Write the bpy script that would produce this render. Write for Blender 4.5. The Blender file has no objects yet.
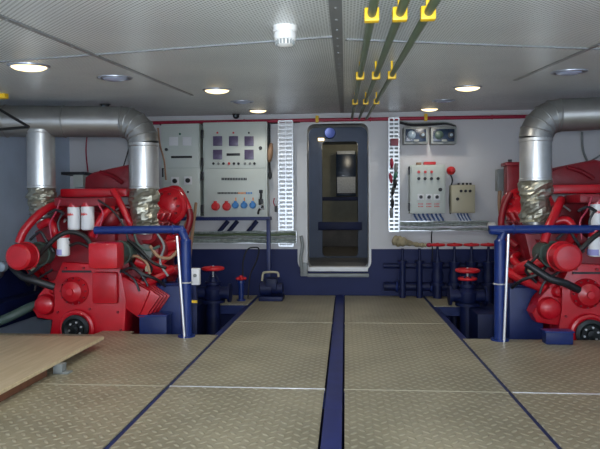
import bpy, bmesh, math, random
from mathutils import Vector, Matrix
random.seed(7)
S = bpy.context.scene
COL = S.collection
PI = math.pi
V = Vector

# ------------------------------------------------------------------ camera
F = 583.0
CAM = V((0, 0, 1.02))
RM = (Matrix.Rotation(math.radians(4.43), 4, 'Z') @ Matrix.Rotation(math.radians(90 - 1.42), 4, 'X')
      @ Matrix.Rotation(math.radians(-0.3), 4, 'Z'))
cd = bpy.data.cameras.new('camera'); cam = bpy.data.objects.new('camera', cd); COL.objects.link(cam)
cam.matrix_world = Matrix.Translation(CAM) @ RM
cd.sensor_width = 36; cd.lens = F / 600 * 36; cd.clip_start = 0.02
S.camera = cam
R3 = RM.to_3x3()
SL, C0 = 0.0926, 1.524                       # the ceiling rises gently towards the back bulkhead
def cz(y): return C0 + SL * y
def ray(px, py): return R3 @ V(((px - 300) / F, -(py - 224.5) / F, -1))
def at(px, py, Y):                            # measured point on a vertical plane at depth Y
    d = ray(px, py); return CAM + d * (Y / d.y)
def atz(px, py, Z):
    d = ray(px, py); return CAM + d * ((Z - CAM.z) / d.z)
def atc(px, py, drop=0.0):                    # measured point on the ceiling
    d = ray(px, py); k = (C0 - drop - CAM.z) / (d.z - SL * d.y); return CAM + d * k

# ------------------------------------------------------------------ materials
def lin(c): return tuple((x / 12.92 if x <= .04045 else ((x + .055) / 1.055) ** 2.4) for x in c)
def rgb(r, g, b): return lin((r / 255, g / 255, b / 255)) + (1,)
def mat(name, col, rough=.5, metal=0.0, var=.12, scale=9.0, bump=0.0, bscale=60.0, emit=0, spec=.5, coat=0):
    m = bpy.data.materials.new(name); m.use_nodes = True
    nt = m.node_tree; b = nt.nodes['Principled BSDF']; c = rgb(*col)
    b.inputs['Roughness'].default_value = rough; b.inputs['Metallic'].default_value = metal
    b.inputs['Specular IOR Level'].default_value = spec
    b.inputs['Coat Weight'].default_value = coat
    tc = nt.nodes.new('ShaderNodeTexCoord')
    if var:
        n = nt.nodes.new('ShaderNodeTexNoise'); n.inputs['Scale'].default_value = scale; n.inputs['Detail'].default_value = 5
        nt.links.new(tc.outputs['Object'], n.inputs['Vector'])
        r = nt.nodes.new('ShaderNodeValToRGB'); e = r.color_ramp.elements
        e[0].position = .3; e[1].position = .7
        e[0].color = tuple(x * (1 - var) for x in c[:3]) + (1,); e[1].color = tuple(min(1, x * (1 + var)) for x in c[:3]) + (1,)
        nt.links.new(n.outputs['Fac'], r.inputs['Fac']); nt.links.new(r.outputs['Color'], b.inputs['Base Color'])
    else:
        b.inputs['Base Color'].default_value = c
    if bump:
        n2 = nt.nodes.new('ShaderNodeTexNoise'); n2.inputs['Scale'].default_value = bscale; n2.inputs['Detail'].default_value = 3
        nt.links.new(tc.outputs['Object'], n2.inputs['Vector'])
        bp = nt.nodes.new('ShaderNodeBump'); bp.inputs['Strength'].default_value = bump; bp.inputs['Distance'].default_value = .01
        nt.links.new(n2.outputs['Fac'], bp.inputs['Height']); nt.links.new(bp.outputs['Normal'], b.inputs['Normal'])
    if emit:
        b.inputs['Emission Color'].default_value = c; b.inputs['Emission Strength'].default_value = emit
    return m
M = {}
M['white'] = mat('white_paint', (205, 207, 208), .45, var=.05, scale=3, bump=.05, bscale=30)
M['hull'] = mat('hull_paint', (188, 204, 224), .5, var=.08, scale=3, bump=.08, bscale=20)
M['blue'] = mat('blue_paint', (25, 40, 92), .4, var=.2, scale=6, bump=.06, spec=.35)
M['navy'] = mat('navy_paint', (17, 27, 66), .5, var=.25, scale=6, bump=.06, spec=.3)
M['rail'] = mat('rail_paint', (22, 46, 110), .32, var=.1, spec=.4)
M['red'] = mat('red_enamel', (182, 15, 32), .34, var=.16, scale=7, bump=.06, bscale=40, coat=.15)
M['red2'] = mat('red_enamel_shaded', (124, 13, 28), .42, var=.2, scale=9, bump=.12, bscale=45)  # darker copy of the red, with the engine's upper shade in its colour
M['wheelred'] = mat('handwheel_red', (205, 34, 44), .4, var=.1)
M['pipered'] = mat('pipe_red', (158, 26, 58), .4, var=.12)
M['steel'] = mat('bare_steel', (205, 205, 203), .3, .8, var=.06, scale=14, bump=.03, bscale=12)
M['duct'] = mat('duct_steel', (156, 156, 154), .38, .75, var=.12, scale=5, bump=.05, bscale=10)
M['foil'] = mat('foil_wrap', (164, 163, 150), .42, .85, var=.12, scale=12, bump=.25, bscale=22)
M['rod'] = mat('bright_rod', (215, 217, 220), .3, .6, var=.03)
M['greygreen'] = mat('grey_green_paint', (66, 84, 78), .45, var=.15)
M['pipegreen'] = mat('pipe_green', (88, 104, 78), .4, var=.1)
M['yellow'] = mat('yellow_paint', (232, 190, 30), .45, var=.12)
M['black'] = mat('black_rubber', (16, 17, 20), .5, var=.2)
M['pulley'] = mat('pulley_black', (26, 30, 32), .4, .3, var=.3)
M['hose'] = mat('hose_tan', (150, 118, 92), .6, var=.2)
M['cab'] = mat('cabinet_grey', (196, 204, 198), .42, var=.03, scale=3)
M['cab2'] = mat('cabinet_beige', (182, 176, 150), .45, var=.04, scale=3)
M['plate'] = mat('white_plate', (222, 224, 226), .4, var=.03)
M['meter'] = mat('meter_face', (88, 78, 108), .3, var=.15, scale=40)
M['bezel'] = mat('meter_bezel', (120, 114, 136), .4, var=.05)
M['dark'] = mat('dark_plastic', (30, 32, 38), .45, var=.15)
M['greybox'] = mat('grey_casting', (128, 134, 134), .45, var=.1)
M['darkblue'] = mat('dark_blue_glass', (28, 44, 66), .25, var=.3, scale=30)
M['lens'] = mat('clear_lens', (124, 140, 154), .2, var=.05)
M['sockred'] = mat('socket_red', (205, 40, 44), .4, var=.05)
M['sockblue'] = mat('socket_blue', (54, 128, 196), .4, var=.05)
M['lampred'] = mat('lamp_red', (214, 60, 58), .35, var=.05)
M['lampgreen'] = mat('lamp_green', (40, 104, 84), .35, var=.05)
M['orange'] = mat('orange_tape', (222, 140, 70), .5, var=.05)
M['galv'] = mat('galvanised', (222, 226, 230), .34, .55, var=.08, scale=20)
M['cable'] = mat('cable_grey', (134, 144, 140), .5, var=.35, scale=25)
M['cablewhite'] = mat('cable_white', (200, 204, 214), .5, var=.05)
M['cableblue'] = mat('cable_blue', (66, 92, 138), .5, var=.1)
M['khaki'] = mat('khaki_rag', (150, 140, 112), .8, var=.3, scale=18, bump=.5, bscale=30)
M['shade'] = mat('fitting_silver', (172, 178, 190), .3, .7, var=.04)
M['platedge'] = mat('plate_edge', (176, 170, 148), .45, .2, var=.06)
M['strip'] = mat('strip_blue', (26, 38, 100), .5, var=.15, spec=.3)
M['seam'] = mat('seam_grey', (150, 154, 156), .4, .5, var=.06)
M['unlit'] = mat('unlit_lens', (158, 170, 196), .2, var=.05)
M['detector'] = mat('detector_white', (226, 226, 224), .4, var=.03)
M['lit'] = mat('lit_lens', (255, 226, 170), .4, var=0, emit=2.2)
M['corr'] = mat('corridor_paint', (84, 94, 112), .5, var=.1, scale=3)
M['corrfloor'] = mat('corridor_floor', (116, 110, 102), .5, var=.2, scale=5)
M['beige'] = mat('far_beige', (150, 146, 122), .5, var=.08)
M['paper'] = mat('paper', (200, 204, 208), .6, var=.15, scale=30)

def wood():
    m = bpy.data.materials.new('plywood'); m.use_nodes = True; nt = m.node_tree; b = nt.nodes['Principled BSDF']
    tc = nt.nodes.new('ShaderNodeTexCoord'); mp = nt.nodes.new('ShaderNodeMapping'); mp.inputs['Scale'].default_value = (14, 1.2, 14)
    n = nt.nodes.new('ShaderNodeTexNoise'); n.inputs['Scale'].default_value = 2.4; n.inputs['Detail'].default_value = 8
    r = nt.nodes.new('ShaderNodeValToRGB'); r.color_ramp.elements[0].color = rgb(172, 156, 128); r.color_ramp.elements[1].color = rgb(190, 174, 146)
    r.color_ramp.elements[0].position = .35; r.color_ramp.elements[1].position = .7
    L = nt.links.new
    L(tc.outputs['Object'], mp.inputs['Vector']); L(mp.outputs['Vector'], n.inputs['Vector']); L(n.outputs['Fac'], r.inputs['Fac'])
    L(r.outputs['Color'], b.inputs['Base Color']); b.inputs['Roughness'].default_value = .5
    return m
M['wood'] = wood()
M['woodedge'] = mat('plywood_edge', (206, 188, 152), .6, var=.12, scale=40)
M['woodbatten'] = mat('batten_shadow_brown', (120, 78, 56), .6, var=.15, scale=20)  # brown of the shadow under the board, put into the batten colour

def nmath(nt, op, a, b=None, c=None):
    n = nt.nodes.new('ShaderNodeMath'); n.operation = op
    for i, v in enumerate((a, b, c)):
        if v is None: continue
        if isinstance(v, (int, float)): n.inputs[i].default_value = v
        else: nt.links.new(v, n.inputs[i])
    return n.outputs[0]

def checker_plate():
    m = bpy.data.materials.new('checker_plate'); m.use_nodes = True; nt = m.node_tree; b = nt.nodes['Principled BSDF']; L = nt.links.new
    g = nt.nodes.new('ShaderNodeNewGeometry'); mp = nt.nodes.new('ShaderNodeMapping')
    mp.inputs['Rotation'].default_value = (0, 0, PI / 4); p = .052; mp.inputs['Scale'].default_value = (1 / p, 1 / p, 1)
    L(g.outputs['Position'], mp.inputs['Vector'])
    sx = nt.nodes.new('ShaderNodeSeparateXYZ'); L(mp.outputs['Vector'], sx.inputs[0])
    x, y = sx.outputs[0], sx.outputs[1]
    fx = nmath(nt, 'SUBTRACT', nmath(nt, 'FRACT', x), .5); fy = nmath(nt, 'SUBTRACT', nmath(nt, 'FRACT', y), .5)
    par = nmath(nt, 'FLOORED_MODULO', nmath(nt, 'ADD', nmath(nt, 'FLOOR', x), nmath(nt, 'FLOOR', y)), 2.0)
    ax = nmath(nt, 'ADD', nmath(nt, 'MULTIPLY', par, .27), .19)       # half axes swap from cell to cell
    ay = nmath(nt, 'SUBTRACT', .65, ax)
    d = nmath(nt, 'ADD', nmath(nt, 'POWER', nmath(nt, 'DIVIDE', nmath(nt, 'ABSOLUTE', fx), ax), 2.0),
              nmath(nt, 'POWER', nmath(nt, 'DIVIDE', nmath(nt, 'ABSOLUTE', fy), ay), 2.0))
    mr = nt.nodes.new('ShaderNodeMapRange'); mr.interpolation_type = 'SMOOTHSTEP'
    mr.inputs['From Min'].default_value = 1.15; mr.inputs['From Max'].default_value = .35; L(d, mr.inputs['Value'])
    bp = nt.nodes.new('ShaderNodeBump'); bp.inputs['Strength'].default_value = .9; bp.inputs['Distance'].default_value = .004
    L(mr.outputs[0], bp.inputs['Height']); L(bp.outputs['Normal'], b.inputs['Normal'])
    n = nt.nodes.new('ShaderNodeTexNoise'); n.inputs['Scale'].default_value = 2.2; n.inputs['Detail'].default_value = 6
    L(g.outputs['Position'], n.inputs['Vector'])
    r = nt.nodes.new('ShaderNodeValToRGB'); r.color_ramp.elements[0].color = rgb(140, 134, 112); r.color_ramp.elements[1].color = rgb(160, 153, 129)
    r.color_ramp.elements[0].position = .35; r.color_ramp.elements[1].position = .65
    L(n.outputs['Fac'], r.inputs['Fac'])
    mx = nt.nodes.new('ShaderNodeMix'); mx.data_type = 'RGBA'                      # worn, polished lozenge tops
    L(nmath(nt, 'MULTIPLY', mr.outputs[0], .55), mx.inputs[0]); L(r.outputs['Color'], mx.inputs[6]); mx.inputs[7].default_value = rgb(196, 190, 166)
    L(mx.outputs[2], b.inputs['Base Color']); b.inputs['Roughness'].default_value = .42; b.inputs['Metallic'].default_value = .2
    return m
M['checker'] = checker_plate()

def perforated():
    m = bpy.data.materials.new('perforated_sheet'); m.use_nodes = True; nt = m.node_tree; b = nt.nodes['Principled BSDF']; L = nt.links.new
    g = nt.nodes.new('ShaderNodeNewGeometry'); mp = nt.nodes.new('ShaderNodeMapping'); p = .016
    mp.inputs['Rotation'].default_value = (0, 0, PI / 4); mp.inputs['Scale'].default_value = (1 / p, 1 / p, 1); L(g.outputs['Position'], mp.inputs['Vector'])
    sx = nt.nodes.new('ShaderNodeSeparateXYZ'); L(mp.outputs['Vector'], sx.inputs[0])
    fx = nmath(nt, 'SUBTRACT', nmath(nt, 'FRACT', sx.outputs[0]), .5); fy = nmath(nt, 'SUBTRACT', nmath(nt, 'FRACT', sx.outputs[1]), .5)
    d = nmath(nt, 'SQRT', nmath(nt, 'ADD', nmath(nt, 'MULTIPLY', fx, fx), nmath(nt, 'MULTIPLY', fy, fy)))
    mr = nt.nodes.new('ShaderNodeMapRange'); mr.inputs['From Min'].default_value = .30; mr.inputs['From Max'].default_value = .20; L(d, mr.inputs['Value'])
    n = nt.nodes.new('ShaderNodeTexNoise'); n.inputs['Scale'].default_value = 1.6; n.inputs['Detail'].default_value = 4; L(g.outputs['Position'], n.inputs['Vector'])
    r = nt.nodes.new('ShaderNodeValToRGB'); r.color_ramp.elements[0].color = rgb(214, 220, 221); r.color_ramp.elements[1].color = rgb(228, 233, 233)
    r.color_ramp.elements[0].position = .35; r.color_ramp.elements[1].position = .65
    L(n.outputs['Fac'], r.inputs['Fac'])
    mx = nt.nodes.new('ShaderNodeMix'); mx.data_type = 'RGBA'; L(mr.outputs[0], mx.inputs[0]); L(r.outputs['Color'], mx.inputs[6]); mx.inputs[7].default_value = rgb(84, 90, 92)
    L(mx.outputs[2], b.inputs['Base Color']); b.inputs['Roughness'].default_value = .36; b.inputs['Metallic'].default_value = .12
    return m
M['ceil'] = perforated()

def wallmat():                                 # white above, blue dado below a painted line
    m = bpy.data.materials.new('two_tone_bulkhead'); m.use_nodes = True; nt = m.node_tree; b = nt.nodes['Principled BSDF']; L = nt.links.new
    g = nt.nodes.new('ShaderNodeNewGeometry'); sx = nt.nodes.new('ShaderNodeSeparateXYZ'); L(g.outputs['Position'], sx.inputs[0])
    f = nmath(nt, 'GREATER_THAN', sx.outputs[2], .55)
    n = nt.nodes.new('ShaderNodeTexNoise'); n.inputs['Scale'].default_value = 2.5; n.inputs['Detail'].default_value = 5; L(g.outputs['Position'], n.inputs['Vector'])
    a = nt.nodes.new('ShaderNodeValToRGB'); a.color_ramp.elements[0].color = rgb(200, 200, 202); a.color_ramp.elements[1].color = rgb(212, 212, 214)
    c = nt.nodes.new('ShaderNodeValToRGB'); c.color_ramp.elements[0].color = rgb(19, 29, 74); c.color_ramp.elements[1].color = rgb(25, 38, 90)
    L(n.outputs['Fac'], a.inputs['Fac']); L(n.outputs['Fac'], c.inputs['Fac'])
    mx = nt.nodes.new('ShaderNodeMix'); mx.data_type = 'RGBA'; L(f, mx.inputs[0]); L(c.outputs['Color'], mx.inputs[6]); L(a.outputs['Color'], mx.inputs[7])
    L(mx.outputs[2], b.inputs['Base Color']); b.inputs['Roughness'].default_value = .5; b.inputs['Specular IOR Level'].default_value = .25
    return m
M['wall'] = wallmat()

# ------------------------------------------------------------------ mesh builder
class MB:
    def __init__(s): s.bm = bmesh.new()
    def box(s, lo, hi, bev=0.0):
        lo, hi = V(lo), V(hi)
        lo, hi = V(map(min, lo, hi)), V(map(max, lo, hi))
        r = bmesh.ops.create_cube(s.bm, size=1); vs = r['verts']
        for v in vs: v.co = V((lo[i] + (v.co[i] + .5) * (hi[i] - lo[i]) for i in range(3)))
        if bev:
            es = list({e for v in vs for e in v.link_edges})
            bmesh.ops.bevel(s.bm, geom=es, offset=bev, segments=2, affect='EDGES', profile=.6)
        return s
    def obox(s, c, ax, ay, az, bev=0.0):       # oriented box: centre and three half-axis vectors
        r = bmesh.ops.create_cube(s.bm, size=2); vs = r['verts']; c = V(c)
        for v in vs: v.co = c + V(ax) * v.co.x + V(ay) * v.co.y + V(az) * v.co.z
        if bev: bmesh.ops.bevel(s.bm, geom=list({e for v in vs for e in v.link_edges}), offset=bev, segments=2, affect='EDGES', profile=.6)
        return s
    def lathe(s, p, d, prof, n=24, cap=True):  # prof: (distance along d, radius)
        p, d = V(p), V(d).normalized(); q = d.to_track_quat('Z', 'Y'); ux, uy = q @ V((1, 0, 0)), q @ V((0, 1, 0)); rings = []
        for t, r in prof:
            r = max(r, 1e-4)
            rings.append([s.bm.verts.new(p + d * t + (ux * math.cos(2 * PI * i / n) + uy * math.sin(2 * PI * i / n)) * r) for i in range(n)])
        for a, b in zip(rings, rings[1:]):
            for i in range(n): s.bm.faces.new((a[i], a[(i + 1) % n], b[(i + 1) % n], b[i]))
        if cap: s.bm.faces.new(rings[0][::-1]); s.bm.faces.new(rings[-1])
        return s
    def cyl(s, p0, p1, r, n=20, r2=None):
        p0, p1 = V(p0), V(p1); return s.lathe(p0, p1 - p0, [(0, r), ((p1 - p0).length, r if r2 is None else r2)], n)
    def tube(s, pts, r, n=12, smooth=True, rs=None):
        P = [V(p) for p in pts]
        if smooth and len(P) > 2:
            Q = []
            for i in range(len(P) - 1):
                a, b, c, d = P[max(i - 1, 0)], P[i], P[i + 1], P[min(i + 2, len(P) - 1)]
                for k in range(6):
                    t = k / 6; Q.append(.5 * ((2 * b) + (c - a) * t + (2 * a - 5 * b + 4 * c - d) * t * t + (3 * b - a - 3 * c + d) * t ** 3))
            Q.append(P[-1]); P = Q
        t0 = (P[1] - P[0]).normalized(); up = V((0, 0, 1)) if abs(t0.z) < .9 else V((0, 1, 0)); nx = t0.cross(up).normalized(); rings = []
        for i, p in enumerate(P):
            t = (P[min(i + 1, len(P) - 1)] - P[max(i - 1, 0)]).normalized()
            nx = (nx - t * nx.dot(t)).normalized(); ny = t.cross(nx)
            rr = r if rs is None else rs(i / (len(P) - 1))
            rings.append([s.bm.verts.new(p + (nx * math.cos(2 * PI * k / n) + ny * math.sin(2 * PI * k / n)) * rr) for k in range(n)])
        for a, b in zip(rings, rings[1:]):
            for i in range(n): s.bm.faces.new((a[i], a[(i + 1) % n], b[(i + 1) % n], b[i]))
        s.bm.faces.new(rings[0][::-1]); s.bm.faces.new(rings[-1]); return s
    def ell(s, c, r, seg=18):
        c = V(c); r = (r, r, r) if isinstance(r, (int, float)) else r
        q = bmesh.ops.create_uvsphere(s.bm, u_segments=seg, v_segments=seg // 2 + 2, radius=1)
        for v in q['verts']: v.co = V((c[i] + v.co[i] * r[i] for i in range(3)))
        return s
    def torus(s, c, d, R, r, n=28, m=8):
        c, d = V(c), V(d).normalized(); q = d.to_track_quat('Z', 'Y'); ux, uy = q @ V((1, 0, 0)), q @ V((0, 1, 0)); g = []
        for i in range(n):
            u = ux * math.cos(2 * PI * i / n) + uy * math.sin(2 * PI * i / n)
            g.append([s.bm.verts.new(c + u * (R + r * math.cos(2 * PI * k / m)) + d * r * math.sin(2 * PI * k / m)) for k in range(m)])
        for i in range(n):
            for k in range(m): s.bm.faces.new((g[i][k], g[i][(k + 1) % m], g[(i + 1) % n][(k + 1) % m], g[(i + 1) % n][k]))
        return s
    def prism(s, poly, y0, y1, bev=0.0):       # polygon of (x,z), extruded along Y
        a = [s.bm.verts.new((x, y0, z)) for x, z in poly]; b = [s.bm.verts.new((x, y1, z)) for x, z in poly]; n = len(poly)
        fs = [s.bm.faces.new(a), s.bm.faces.new(b[::-1])]
        for i in range(n): fs.append(s.bm.faces.new((a[i], b[i], b[(i + 1) % n], a[(i + 1) % n])))
        if bev:
            es = list({e for f in fs[:2] for e in f.edges})
            bmesh.ops.bevel(s.bm, geom=es, offset=bev, segments=2, affect='EDGES', profile=.6)
        return s
    def build(s, name, m, parent=None, origin=None, smooth=True):
        bm = s.bm; bmesh.ops.recalc_face_normals(bm, faces=bm.faces)
        w = V((0, 0, 0)); p = parent
        while p is not None: w += p.location; p = p.parent
        if parent is None and origin is not None: w = V(origin)
        if parent is None and origin is None and bm.verts:
            xs = [v.co for v in bm.verts]; w = V(((min(c.x for c in xs) + max(c.x for c in xs)) / 2, (min(c.y for c in xs) + max(c.y for c in xs)) / 2, min(c.z for c in xs)))
        off = w
        bmesh.ops.translate(bm, verts=bm.verts, vec=-off)
        me = bpy.data.meshes.new(name); bm.to_mesh(me); bm.free(); me.materials.append(m)
        if smooth:
            for f in me.polygons: f.use_smooth = True
            try: me.set_sharp_from_angle(angle=math.radians(35))
            except Exception: pass
        o = bpy.data.objects.new(name, me); COL.objects.link(o)
        if parent is None: o.location = w
        else: o.parent = parent
        return o
def tag(o, label, cat, group=None, kind='thing'):
    o['label'] = label; o['category'] = cat; o['kind'] = kind
    if group: o['group'] = group
    return o
def empty(name, loc, label, cat, group=None):
    o = bpy.data.objects.new(name, None); o.location = V(loc); o.empty_display_size = .1; COL.objects.link(o)
    return tag(o, label, cat, group)
def struct(o): o['kind'] = 'structure'; return o
KIDS = {}
def copy_tree(o, parent=None):
    c = o.copy(); COL.objects.link(c); c.parent = parent
    for ch in [k for k in bpy.data.objects if k.parent == o]: copy_tree(ch, c)
    return c
def move_copy(o, loc, label, group=None):
    c = copy_tree(o); c.location = V(loc); c['label'] = label
    if group: c['group'] = group
    return c
def pbox(name, m, parent, x0, y0, x1, y1, Yf, Yb, bev=0.0):   # box whose front face covers a measured rectangle at depth Yf
    a, b = at(x0, y0, Yf), at(x1, y1, Yf)
    return MB().box((a.x, Yf, b.z), (b.x, Yb, a.z), bev).build(name, m, parent)

# ------------------------------------------------------------------ the setting
XL, XR, YB, YN = -3.4, 3.45, 7.0, -1.2
BZ = -.4
struct(MB().box((XL, YN, BZ - .05), (XR, YB + .12, BZ)).build('floor', M['navy']))
struct(MB().box((XL - .08, YN, BZ - .05), (XL, YB + .12, 2.4)).build('wall_left', M['hull']))
struct(MB().box((XR, YN, BZ - .05), (XR + .08, YB + .12, 2.4)).build('wall_right', M['hull']))
o = MB(); yy = [YN, YB + .12]
a = [o.bm.verts.new((x, y, cz(y) + dz)) for dz in (0, .06) for y in yy for x in (XL, XR)]
for f in ((0, 1, 3, 2), (4, 6, 7, 5), (0, 4, 5, 1), (2, 3, 7, 6), (0, 2, 6, 4), (1, 5, 7, 3)): o.bm.faces.new([a[i] for i in f])
struct(o.build('ceiling', M['ceil'], smooth=False))

# back bulkhead with a rounded doorway cut out
dl, dr = at(307.5, 200, YB).x, at(368.5, 200, YB).x
dt, db = at(336, 124, YB).z, at(336, 270, YB).z
def rrect(x0, x1, z0, z1, r, n=6):
    p = []
    for cx, czz, a0 in ((x1 - r, z1 - r, 0), (x0 + r, z1 - r, 90), (x0 + r, z0 + r, 180), (x1 - r, z0 + r, 270)):
        for k in range(n + 1):
            t = math.radians(a0 + 90 * k / n); p.append((cx + r * math.cos(t), czz + r * math.sin(t)))
    return p
hole = rrect(dl, dr, db, dt, .09)
o = MB(); bm = o.bm
outer = [(XL, BZ), (XR, BZ), (XR, 2.19), (XL, 2.19)]
def wall_with_hole(bm, outer, hole, y0, y1):
    for y in (y0, y1):
        vo = [bm.verts.new((x, y, z)) for x, z in outer]; vh = [bm.verts.new((x, y, z)) for x, z in hole]
        es = [bm.edges.new((vo[i], vo[(i + 1) % len(vo)])) for i in range(len(vo))] + [bm.edges.new((vh[i], vh[(i + 1) % len(vh)])) for i in range(len(vh))]
        bmesh.ops.triangle_fill(bm, use_beauty=True, edges=es)
        if y == y0: h0 = vh
        else:
            for i in range(len(vh)): bm.faces.new((h0[i], h0[(i + 1) % len(vh)], vh[(i + 1) % len(vh)], vh[i]))
wall_with_hole(bm, outer, hole, YB, YB + .1)
struct(o.build('wall_back', M['wall'], smooth=False))
# raised door frame
def ring(bm, outp, inp, y0, y1):
    n = len(outp); v = [[bm.verts.new((x, y, z)) for x, z in p] for y in (y0, y1) for p in (outp, inp)]
    for i in range(n):
        j = (i + 1) % n
        bm.faces.new((v[0][i], v[0][j], v[1][j], v[1][i])); bm.faces.new((v[2][i], v[3][i], v[3][j], v[2][j]))
        bm.faces.new((v[0][i], v[2][i], v[2][j], v[0][j])); bm.faces.new((v[1][i], v[1][j], v[3][j], v[3][i]))
o = MB(); ring(o.bm, rrect(dl - .12, dr + .03, db - .012, dt + .035, .12), hole, YB - .03, YB + .28)
dfr = struct(o.build('door_1', M['white']))
MB().box((dl + .02, YB - .05, db - .012), (dr - .01, YB + .1, db + .04), .005).build('sill', M['plate'], dfr)
MB().box((dl + .0, YB - .10, db - .075), (dr + .0, YB - .031, db - .035), .01).build('step', M['greybox'], dfr)
o = MB(); o.tube([at(301, 236, 6.9), at(302.5, 246, 6.88), at(301, 258, 6.88), at(302, 272, 6.9)], .02, 10); o.build('latch_lever', M['greybox'], dfr)
a = at(304, 268, 6.9); MB().box((a.x - .045, 6.9, a.z - .1), (a.x + .04, 6.97, a.z + .06), .012).build('latch_block', M['greybox'], dfr)

# corridor behind the doorway
cw = MB(); cw.box((-1.3, YB + .3, .1), (-1.25, 12.4, 2.5)); struct(cw.build('wall_corridor_left', M['corr']))
cw = MB(); cw.box((1.25, YB + .3, .1), (1.3, 12.4, 2.5)); struct(cw.build('wall_corridor_right', M['corr']))
cw = MB(); cw.box((-1.3, 12.4, .1), (1.3, 12.45, 2.5)); struct(cw.build('wall_corridor_far', M['beige']))
struct(MB().box((-1.3, YB + .13, .2), (1.3, 12.45, .25)).build('floor_corridor', M['corrfloor']))
struct(MB().box((-1.3, YB + .13, 2.4), (1.3, 12.45, 2.45)).build('ceiling_corridor', M['corr']))
o = MB(); y2 = 9.4
p0, p1 = at(322, 142, y2), at(358, 224, y2)
wall_with_hole(o.bm, [(-1.25, .25), (1.25, .25), (1.25, 2.4), (-1.25, 2.4)], rrect(p0.x, p1.x, .27, p0.z, .06), y2, y2 + .08)
struct(o.build('wall_corridor_middle', M['corr'], smooth=False))
o = MB(); ring(o.bm, rrect(p0.x - .06, p1.x + .06, .262, p0.z + .05, .08), rrect(p0.x, p1.x, .268, p0.z, .06), y2 - .04, y2)
struct(o.build('trim_1', M['corr']))
q0, q1 = at(318, 222, y2 - .1), at(362, 230, y2 - .1)
tag(MB().box((q0.x, y2 - .1, q1.z), (q1.x, y2 - .001, q0.z), .01).build('cross_bar', M['navy']), 'wide dark blue bar across the inner opening beyond the doorway', 'bar')
q0, q1 = at(300, 229, 12.3), at(380, 250, 12.3)
struct(MB().box((q0.x, 12.3, .25), (q1.x, 12.39, q0.z)).build('trim_40', M['corrfloor']))
# corridor contents
t = empty('notice_board', at(346, 194, 11.9), 'tall dark board with pale papers at its foot beyond the doorway', 'notice board')
pbox('panel', M['darkblue'], t, 336, 152, 356, 196, 11.9, 12.4, .01)
pbox('paper', M['paper'], t, 337, 177, 355.5, 193, 11.87, 11.9, .004)
t['kind'] = 'thing'
pbox('top_strip', M['paper'], t, 337, 151, 355, 154, 11.88, 11.9, .003)
for (x0, x1, yy_, lab) in ((322, 360, 199, 'dark horizontal rail across the far room beyond the doorway'),):
    tag(pbox('rail', M['navy'], None, x0, yy_ - 2, x1, yy_ + 1.5, 11.6, 11.7), lab, 'rail')
t = empty('round_lamp', at(330, 133, 8.6), 'blue round lamp under the corridor ceiling inside the doorway', 'lamp')
c = at(330, 133, 8.6); MB().lathe(c + V((0, -.02, 0)), (0, 1, 0), [(0, .02), (0, .075), (.03, .085), (.07, .05)]).build('lamp_shade', M['blue'], t)
MB().cyl(c + V((0, .03, .05)), V((c.x, c.y + .03, 2.4)), .012).build('stem', M['dark'], t)
t = empty('wall_lamp', at(319, 139, 9.2), 'small warm lit lamp inside the doorway at upper left', 'lamp')
pbox('lamp_shade', M['lit'], t, 318, 138, 324, 140.4, 9.25, 9.32, .005); pbox('base', M['dark'], t, 317, 137, 325, 138, 9.25, 9.34)

# ------------------------------------------------------------------ floor plates, bearers
xs = dict(l=-1.03, c0=-.117, c1=-.01, r=.91)
struct(MB().box((xs['c0'] + .008, YN, -.05), (xs['c1'] - .008, 6.98, .004), .003).build('trim_2', M['strip']))
def bearer(x0, y0, x1, y1):
    struct(MB().box((x0, y0, -.10), (x1, y1, -.0085)).build('floor_beam', M['blue']))
for x in (xs['l'], xs['r']): bearer(x - .05, YN, x + .05, 6.98)
for x in (-3.2, -2.2, 2.2, 3.2): bearer(x - .05, YN, x + .05, 4.6)
for y in (3.3, 1.3):
    for x0, x1 in ((XL, xs['l'] - .05), (xs['l'] + .05, xs['c0']), (xs['c1'], xs['r'] - .05), (xs['r'] + .05, XR)): bearer(x0, y - .04, x1, y + .04)
for y in (5.26, 6.9):
    for x0, x1 in ((xs['l'] + .05, xs['c0']), (xs['c1'], xs['r'] - .05)): bearer(x0, y - .04, x1, y + .04)
for (x0, x1) in ((XL, xs['l'] - .05), (xs['r'] + .05, XR)): bearer(x0, 4.6, x1, 4.66)
bearer(-1.5, 6.2, -1.08, 6.28); bearer(-1.5, 6.86, -1.08, 6.94); bearer(.96, 6.2, 1.38, 6.28); bearer(.96, 6.86, 1.38, 6.94)
g = .004
def plate(x0, y0, x1, y1, lab, poly=None):
    o = MB()
    if poly:
        a = [o.bm.verts.new((x, y, -.008)) for x, y in poly]; b = [o.bm.verts.new((x, y, 0)) for x, y in poly]
        o.bm.faces.new(a[::-1]); o.bm.faces.new(b)
        for i in range(len(a)): o.bm.faces.new((a[i], a[(i + 1) % len(a)], b[(i + 1) % len(b)], b[i]))
    else: o.box((x0 + g, y0 + g, -.008), (x1 - g, y1 - g, 0), .002)
    tag(o.build('floor_plate', M['checker'], smooth=False), lab, 'floor plate', 'checker floor plates')
A0, A1, B0, B1 = xs['l'] + .01, xs['c0'], xs['c1'], xs['r'] - .008
plate(A0, YN, A1, 3.3, 'near checker floor plate immediately left of the blue centre strip')
plate(A0, 3.3, A1, 5.26, 'middle checker floor plate left of the blue centre strip')
plate(A0, 5.26, A1, 6.94, 'farthest long checker floor plate left of the blue strip, below the doorway')
plate(B0, YN, B1, 3.3, 'near checker floor plate immediately right of the blue centre strip')
plate(B0, 3.3, B1, 5.26, 'middle checker floor plate right of the blue centre strip')
plate(B0, 5.26, B1, 6.94, 'farthest long checker floor plate right of the blue strip, towards the back wall')
plate(XL + .02, YN, xs['l'] - .01, 3.3, 'near left checker floor plate partly under the plywood board')
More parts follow.
